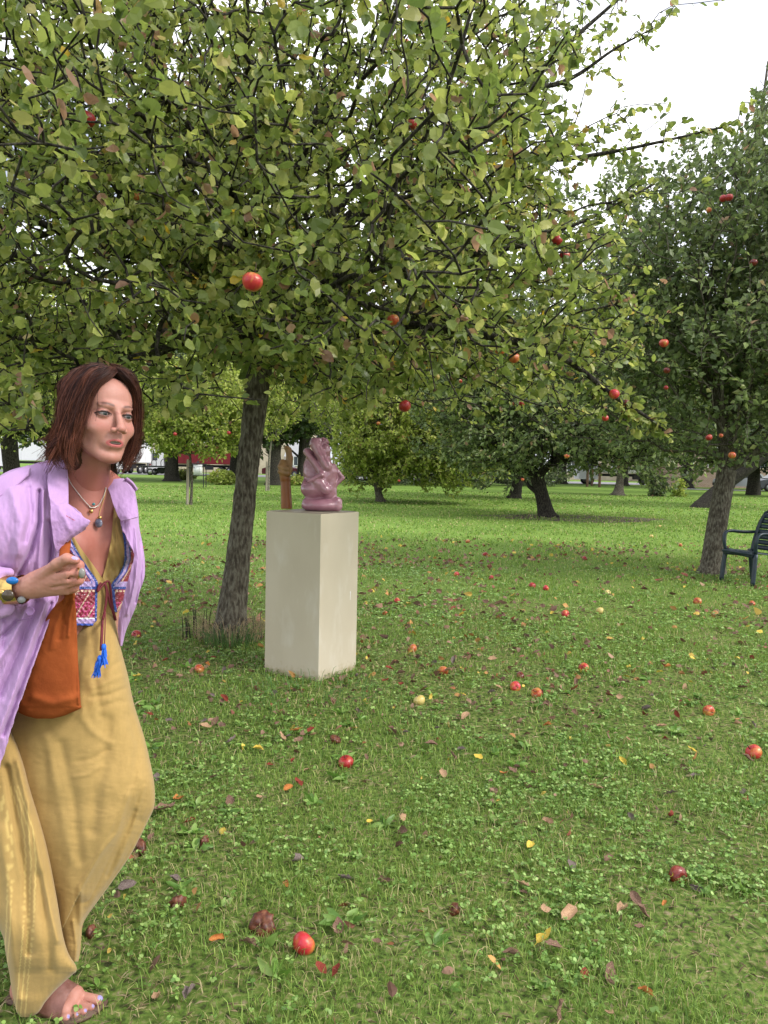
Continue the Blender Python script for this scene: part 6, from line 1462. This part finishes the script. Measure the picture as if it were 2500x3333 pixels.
rows = [[(-40, 1575, 1.99), (30, 1532, 2.0), (110, 1512, 2.03), (165, 1505, 2.06), (212, 1492, 2.09)], [(-70, 1620, 1.93), (40, 1575, 1.93), (120, 1560, 1.97), (175, 1555, 2.02), (219, 1545, 2.07)], [(-80, 1690, 1.87), (40, 1660, 1.87), (120, 1650, 1.92), (180, 1645, 1.975), (224, 1640, 2.025)],
        [(-90, 1780, 1.85), (40, 1750, 1.855), (120, 1740, 1.90), (180, 1730, 1.95), (228, 1725, 1.985)], [(-90, 1850, 1.86), (40, 1830, 1.87), (110, 1825, 1.90), (165, 1815, 1.935), (204, 1800, 1.96)], [(-90, 1910, 1.93), (40, 1900, 1.915), (100, 1895, 1.92), (150, 1890, 1.94), (188, 1875, 1.955)],
        [(-90, 1965, 1.91), (40, 1958, 1.90), (100, 1952, 1.905), (150, 1950, 1.915), (187, 1946, 1.925)], [(-100, 2050, 1.90), (0, 2045, 1.885), (60, 2045, 1.885), (110, 2042, 1.89), (152, 2039, 1.90)], [(-120, 2175, 1.89), (-20, 2175, 1.875), (30, 2175, 1.87), (70, 2175, 1.875), (102, 2175, 1.88)],
        [(-130, 2320, 1.89), (-60, 2322, 1.87), (-15, 2325, 1.865), (20, 2327, 1.865), (51, 2327, 1.87)], [(-140, 2440, 1.89), (-80, 2442, 1.87), (-45, 2444, 1.86), (-15, 2446, 1.86), (14, 2446, 1.865)], [(-150, 2560, 1.89), (-100, 2562, 1.87), (-80, 2562, 1.86), (-50, 2562, 1.86), (-25, 2562, 1.86)]]
V, fs, px, py = patch(rows, 150, 420, cdisp, .004); m.add(V, fs)
# back of the coat round the shoulder and down
rows = [[(212, 1492, 2.12), (150, 1500, 2.2), (60, 1530, 2.22), (-60, 1590, 2.1), (-40, 1575, 1.99)], [(200, 1600, 2.28), (120, 1640, 2.33), (0, 1700, 2.25), (-110, 1720, 2.05), (-80, 1690, 1.87)], [(220, 1900, 2.34), (100, 1920, 2.38), (-30, 1930, 2.28), (-120, 1930, 2.08), (-90, 1910, 1.93)], [(200, 2200, 2.42), (60, 2200, 2.45), (-60, 2200, 2.35), (-150, 2200, 2.1), (-120, 2175, 1.89)], [(100, 2560, 2.46), (0, 2560, 2.48), (-100, 2560, 2.4), (-190, 2560, 2.12), (-150, 2560, 1.89)]]
V, fs, px, py = patch(rows, 60, 120, lambda a, b: .012 * (fnoise(a / 30., b / 80., 3) - .5), .003); m.add(V, fs)
# sleeve cuff rolls
def roll_f(p):
    d = smax(d_cap(p, P(-90, 1935, 1.90), P(-22, 1925, 1.872), .062, .047), -d_cap(p, P(-60, 1930, 1.88), P(80, 1912, 1.85), .037, .030), .006)
    d = smin(d, d_cap(p, P(-20, 1872, 1.85), P(-12, 1955, 1.835), .017, .016), .008); d = smin(d, d_cap(p, P(-20, 1990, 1.85), P(24, 1982, 1.852), .022, .015), .012); d = smin(d, d_cap(p, P(-30, 1862, 1.86), P(30, 1862, 1.865), .020, .011), .012)
    return d + .0025 * n3(p, 55, 3) + .0012 * n3(p, 130, 5)
rc = P(-20, 1925, 1.87); V, Q = sdf_mesh(roll_f, rc + [-.12, -.1, -.11], rc + [.1, .12, .11], .003); m.add(V, [Q])
# left collar + lapel, right collar + lapel, right front panel
lap = lambda a, b: .004 * (fnoise(a / 12., b / 16., 6) - .5) + ridge(a, b, [(222, 1640), (250, 1665), (292, 1692)], 4, -.002) + ridge(a, b, [(150, 1600), (190, 1650), (225, 1720)], 10, .004)
rows = [[(160, 1506, 2.05), (185, 1498, 2.07), (214, 1490, 2.085)], [(155, 1560, 1.97), (188, 1558, 1.985), (221, 1545, 2.02)], [(160, 1610, 1.925), (190, 1610, 1.94), (223, 1600, 1.975)], [(165, 1650, 1.91), (195, 1648, 1.92), (223, 1637, 1.94)]]
V, fs, px, py = patch(rows, 40, 70, lap, .004); m.add(V, fs)
rows = [[(165, 1646, 1.91), (190, 1640, 1.918), (214, 1634, 1.93)], [(165, 1690, 1.90), (210, 1672, 1.905), (252, 1660, 1.915)], [(170, 1728, 1.90), (220, 1708, 1.90), (274, 1684, 1.905)], [(175, 1768, 1.90), (210, 1744, 1.90), (293, 1696, 1.90)], [(182, 1790, 1.905), (205, 1764, 1.905), (277, 1719, 1.905)], [(190, 1800, 1.91), (205, 1778, 1.91), (245, 1722, 1.912)]]
V, fs, px, py = patch(rows, 60, 70, lap, .004); m.add(V, fs)
rows = [[(342, 1578, 2.13), (370, 1560, 2.15), (402, 1556, 2.17)], [(356, 1600, 2.10), (385, 1590, 2.11), (420, 1578, 2.13)], [(368, 1640, 2.07), (400, 1632, 2.07), (436, 1612, 2.09)], [(384, 1680, 2.055), (412, 1668, 2.05), (446, 1650, 2.07)], [(394, 1695, 2.05), (420, 1690, 2.045), (450, 1682, 2.06)]]
V, fs, px, py = patch(rows, 40, 60, lap, .004); m.add(V, fs)
rows = [[(400, 1562, 2.18), (420, 1570, 2.19), (438, 1590, 2.2)], [(418, 1620, 2.14), (438, 1630, 2.15), (450, 1660, 2.17)], [(392, 1690, 2.085), (425, 1690, 2.085), (453, 1710, 2.12)], [(412, 1750, 2.06), (440, 1755, 2.07), (465, 1775, 2.10)], [(436, 1800, 2.05), (452, 1805, 2.06), (472, 1830, 2.09)], [(428, 1850, 2.05), (448, 1855, 2.055), (470, 1880, 2.08)], [(412, 1905, 2.05), (432, 1910, 2.05), (455, 1925, 2.08)], [(400, 1955, 2.06), (420, 1960, 2.06), (444, 1970, 2.09)],
        [(388, 2000, 2.07), (404, 2005, 2.07), (428, 2010, 2.10)], [(384, 2050, 2.09), (396, 2052, 2.09), (410, 2055, 2.11)], [(388, 2096, 2.11), (393, 2102, 2.11), (398, 2104, 2.12)]]
V, fs, px, py = patch(rows, 40, 170, lambda a, b: .008 * (fnoise(a / 9., b / 50., 17) - .5) + ridge(a, b, [(440, 1720), (450, 1820), (440, 1900), (415, 2000)], 5, .008) + ridge(a, b, [(455, 1760), (462, 1850), (440, 1960)], 4, -.006), .004); m.add(V, fs)
# epaulettes
rows = [[(-20, 1562, 1.935), (40, 1534, 1.955), (94, 1513, 1.985)], [(-20, 1590, 1.915), (40, 1560, 1.93), (97, 1524, 1.968)], [(-20, 1625, 1.90), (40, 1590, 1.915), (90, 1542, 1.95)]]
V, fs, px, py = patch(rows, 40, 20, None, .006); m.add(V, fs)
rows = [[(404, 1562, 2.15), (425, 1580, 2.155), (440, 1600, 2.165)], [(410, 1558, 2.14), (430, 1574, 2.145), (446, 1596, 2.16)]]
V, fs, px, py = patch(rows, 16, 8, None, .006); m.add(V, fs)
V, fs = m.out(); qp = proj(V)
c = LC[None] * (.95 + .1 * fnoise(qp[:, 0] / 3., qp[:, 1] / 9., 2))[:, None]
seam = (np.abs(seg_d(qp[:, 0], qp[:, 1], (214, 1678), (243, 1694))[0]) < 1.1) & (qp[:, 2] < 1.93); c[seam] = (.35, .08, .12)
M_COAT = mat_attr('lilac_cotton', .8, bscale=240, bstr=.3, bdist=.0015, sheen=.15, spec=.2)
coat = part('coat', V, fs, M_COAT, person, {'col': c})
bc = P(99, 1989, 1.868); btn = MB(); Mb = Matrix(RC.tolist())
btn.lathe([(.0001, .001), (.0075, .001), (.0090, .0025), (.0105, .0025), (.0112, 0), (.0105, -.0025), (.0001, -.0025)], 22, bc, Mb)
V, fs = btn.out(); part('button', V, fs, flat('lilac_button', (.44, .22, .52), .35), coat)
V, fs = MB().tube([P(58, 2020, 1.872), P(90, 2014, 1.868), P(106, 2012, 1.866)], .0012, 6).out(); part('buttonhole', V, fs, flat('buttonhole', (.3, .15, .36), .8), coat)

# --- jewellery
M_GOLD = flat('gold', (.62, .42, .14), .28, 1.0, var=.1); M_SILV = flat('silver_chain', (.6, .55, .5), .3, 1.0)
m = MB(); ch = smooth_path([P(*on(a, b, .004)) for a, b in ((219, 1548), (232, 1575), (250, 1600), (270, 1625), (288, 1645), (296, 1652), (310, 1651), (322, 1643), (334, 1622), (341, 1605), (345, 1588))], 6)
m.tube(ch, .0011, 5)
for p_ in ch[::1]: m.lathe([(.0001, -.0019), (.0016, -.001), (.0016, .001), (.0001, .0019)], 6, p_)
V, fs = m.out(); nk = part('necklace', V, fs, M_SILV, person)
def bead(pos, r, mat, name, par, sq=(1, 1, 1)):
    th = np.linspace(0, math.pi, 11); V, fs = MB().lathe([(max(r * math.sin(a), 1e-5), -r * math.cos(a)) for a in th], 16).out(); V = (V * np.array(sq)) @ RC.T + pos; return part(name, V, fs, mat, par)
bead(P(*on(305, 1641, .010)), .0042, flat('turquoise', (.03, .18, .19), .3), 'bead', nk)
bead(P(*on(296, 1664, .008)), .0060, M_GOLD, 'gold_disc', nk, (1, 1, .5))
m = MB(); m.tube(smooth_path([P(*on(a, b, .004)) for a, b in ((346, 1590), (341, 1615), (333, 1640), (326, 1662), (323, 1682))], 6), .0009, 5); V, fs = m.out(); n2_ = part('pendant_necklace', V, fs, M_GOLD, person)
bead(P(*on(321, 1703, .012)), .0108, mat_noise('grey_agate', (.06, .06, .10), (.28, .28, .36), 60, .15, bstr=0), 'stone', n2_, (1, 1.15, .5)); bead(P(*on(324, 1685, .010)), .0055, M_GOLD, 'cap', n2_, (1.1, .9, .6))
# cuff bracelet
m = MB(); a0, a1 = P(6, 1925, 1.862), P(72, 1919, 1.852); axd = (a1 - a0) / np.linalg.norm(a1 - a0); u_ = np.cross(axd, [0, 0, 1]); u_ /= np.linalg.norm(u_); v_ = np.cross(axd, u_)
L = np.linalg.norm(a1 - a0); rr = .0375; th = np.linspace(0, 2 * math.pi, 41)[:-1]; g = []
for k, s in enumerate(np.linspace(0, 1, 13)):
    for r_ in (0,): g.append([a0 + axd * (L * s * (1 + .05 * math.sin(t_ * 3))) + (u_ * math.cos(t_) + v_ * math.sin(t_)) * (rr - .005 * s + .0012 * math.sin(s * 9) + (.0025 if k in (0, 12) else 0)) for t_ in th])
g = np.array(g); V = g.reshape(-1, 3); m.add(V, [grid_q(13, 40, True)]); V, fs = m.out(); bl = part('bracelet', V, fs, M_GOLD, person)
bead(P(40, 1890, 1.822), .0125, flat('blue_stone', (.01, .13, .42), .15), 'stone', bl, (1.2, .75, .5)); bead(P(26, 1938, 1.818), .014, flat('dark_stone', (.05, .035, .02), .2), 'stone', bl, (1.1, 1, .5)); bead(P(70, 1952, 1.828), .0105, flat('grey_stone', (.2, .2, .2), .2), 'stone', bl, (1, .8, .5)); bead(P(4, 1930, 1.820), .009, M_GOLD, 'boss', bl, (1, 1, .6))
m = MB(); k1 = P(256, 1864, 1.785) * .3 + P(*hk[1]) * .0 + P(*hm[1]) * .7; m.tube([P(250 + 14 * math.cos(t_) * .35 + 4, 1866 + 17 * math.sin(t_), 1.786 - .0135 * math.cos(t_)) for t_ in np.linspace(0, 6.283, 22)], .0022, 6); V, fs = m.out(); rg = part('ring', V, fs, M_GOLD, person)
bead(P(267, 1866, 1.772), .0100, flat('ring_stone', (.22, .21, .19), .15), 'stone', rg, (.75, 1.25, .6))
# sandal
m = MB(); th = np.linspace(-.35, math.pi + .35, 22); g = []
for a_, hz, wd_ in ((.070, .106, .046), (.095, .096, .050), (.120, .082, .053), (.145, .066, .056), (.168, .052, .058)):
    g.append([FO(a_ + .0 * math.sin(t_), .010 + math.cos(t_) * wd_ * .93, max(.006, math.sin(t_) * hz)) for t_ in th])
V, fs = m.add(np.array(g).reshape(-1, 3), [grid_q(5, 22)]).out(); sd2 = thing('x', (0, 0, 0), 'x', 'x'); bpy.data.objects.remove(sd2)
part('sandal_strap', V, fs, mat_noise('brown_mesh', (.15, .06, .045), (.22, .10, .08), 40, .45, bstr=.1), person)
m = MB(); o_ = [(-.012, -.025), (-.018, .0), (-.012, .026), (.06, .038), (.13, .052), (.18, .068), (.215, .055), (.240, .02), (.248, -.018), (.236, -.034), (.18, -.036), (.1, -.030)]
o_ = crm(np.array(o_), 48, True); V = np.concatenate([[FO(a, b, z) for a, b in o_] for z in (.001, .0075)]); i = np.arange(48); j = (i + 1) % 48
V, fs = m.add(V, [np.stack([i, j, j + 48, i + 48], 1), [list(range(48))[::-1]], [list(range(48, 96))]]).out(); part('sandal_sole', V, fs, flat('sole', (.10, .055, .035), .7), person)

# --- orange bag in the hand
def bdisp(px, py):
    d = .003 * (fnoise(px / 22., py / 30., 5) - .5)
    for pts, w, h in (([(228, 1955), (205, 2010), (195, 2080)], 6, -.006), ([(238, 1955), (226, 2010), (222, 2070)], 5, .005), ([(214, 1965), (180, 2040), (170, 2110)], 8, .005), ([(206, 1950), (206, 1990), (214, 2030)], 4, -.006), ([(252, 2060), (256, 2160), (256, 2290)], 5, .005), ([(110, 2270), (170, 2290), (250, 2270)], 14, .006)): d = d + ridge(px, py, pts, w, h)
    return d
rows = [(1930, 218, 240, 1.865, .008), (1950, 205, 243, 1.885, .012), (1980, 172, 247, 1.91, .016), (2030, 140, 250, 1.93, .022), (2090, 112, 252, 1.94, .028), (2160, 90, 255, 1.945, .032), (2240, 66, 260, 1.95, .036), (2290, 50, 263, 1.95, .034), (2305, 48, 264, 1.95, .030), (2318, 60, 236, 1.95, .026), (2330, 84, 208, 1.95, .02), (2339, 118, 172, 1.95, .01)]
bgl = P(170, 2339, 1.95)
bag = thing('shoulder_bag', bgl, 'burnt orange cloth bag hanging from the hand in front of the mustard trousers', 'bag')
V, fs, px, py = tube_px(rows, 120, 180, bdisp, .62); 
M_BAG = mat_noise('orange_suede', (.25, .056, .014), (.32, .078, .020), 14, .9, bstr=.25, bdist=.002, bscale=200, spec=.15)
part('pouch', V, fs, M_BAG, bag)
m = MB(); sp_ = smooth_path([P(228, 1945, 1.88), P(222, 1900, 1.862), P(212, 1850, 1.872), P(210, 1800, 1.90), P(214, 1765, 1.925), P(205, 1700, 1.96), P(170, 1620, 2.0)], 6); m.tube(sp_, [.013] * len(sp_), 12, True, .5)
V, fs = m.out(); part('strap', V, fs, M_BAG, bag)
print('p3')
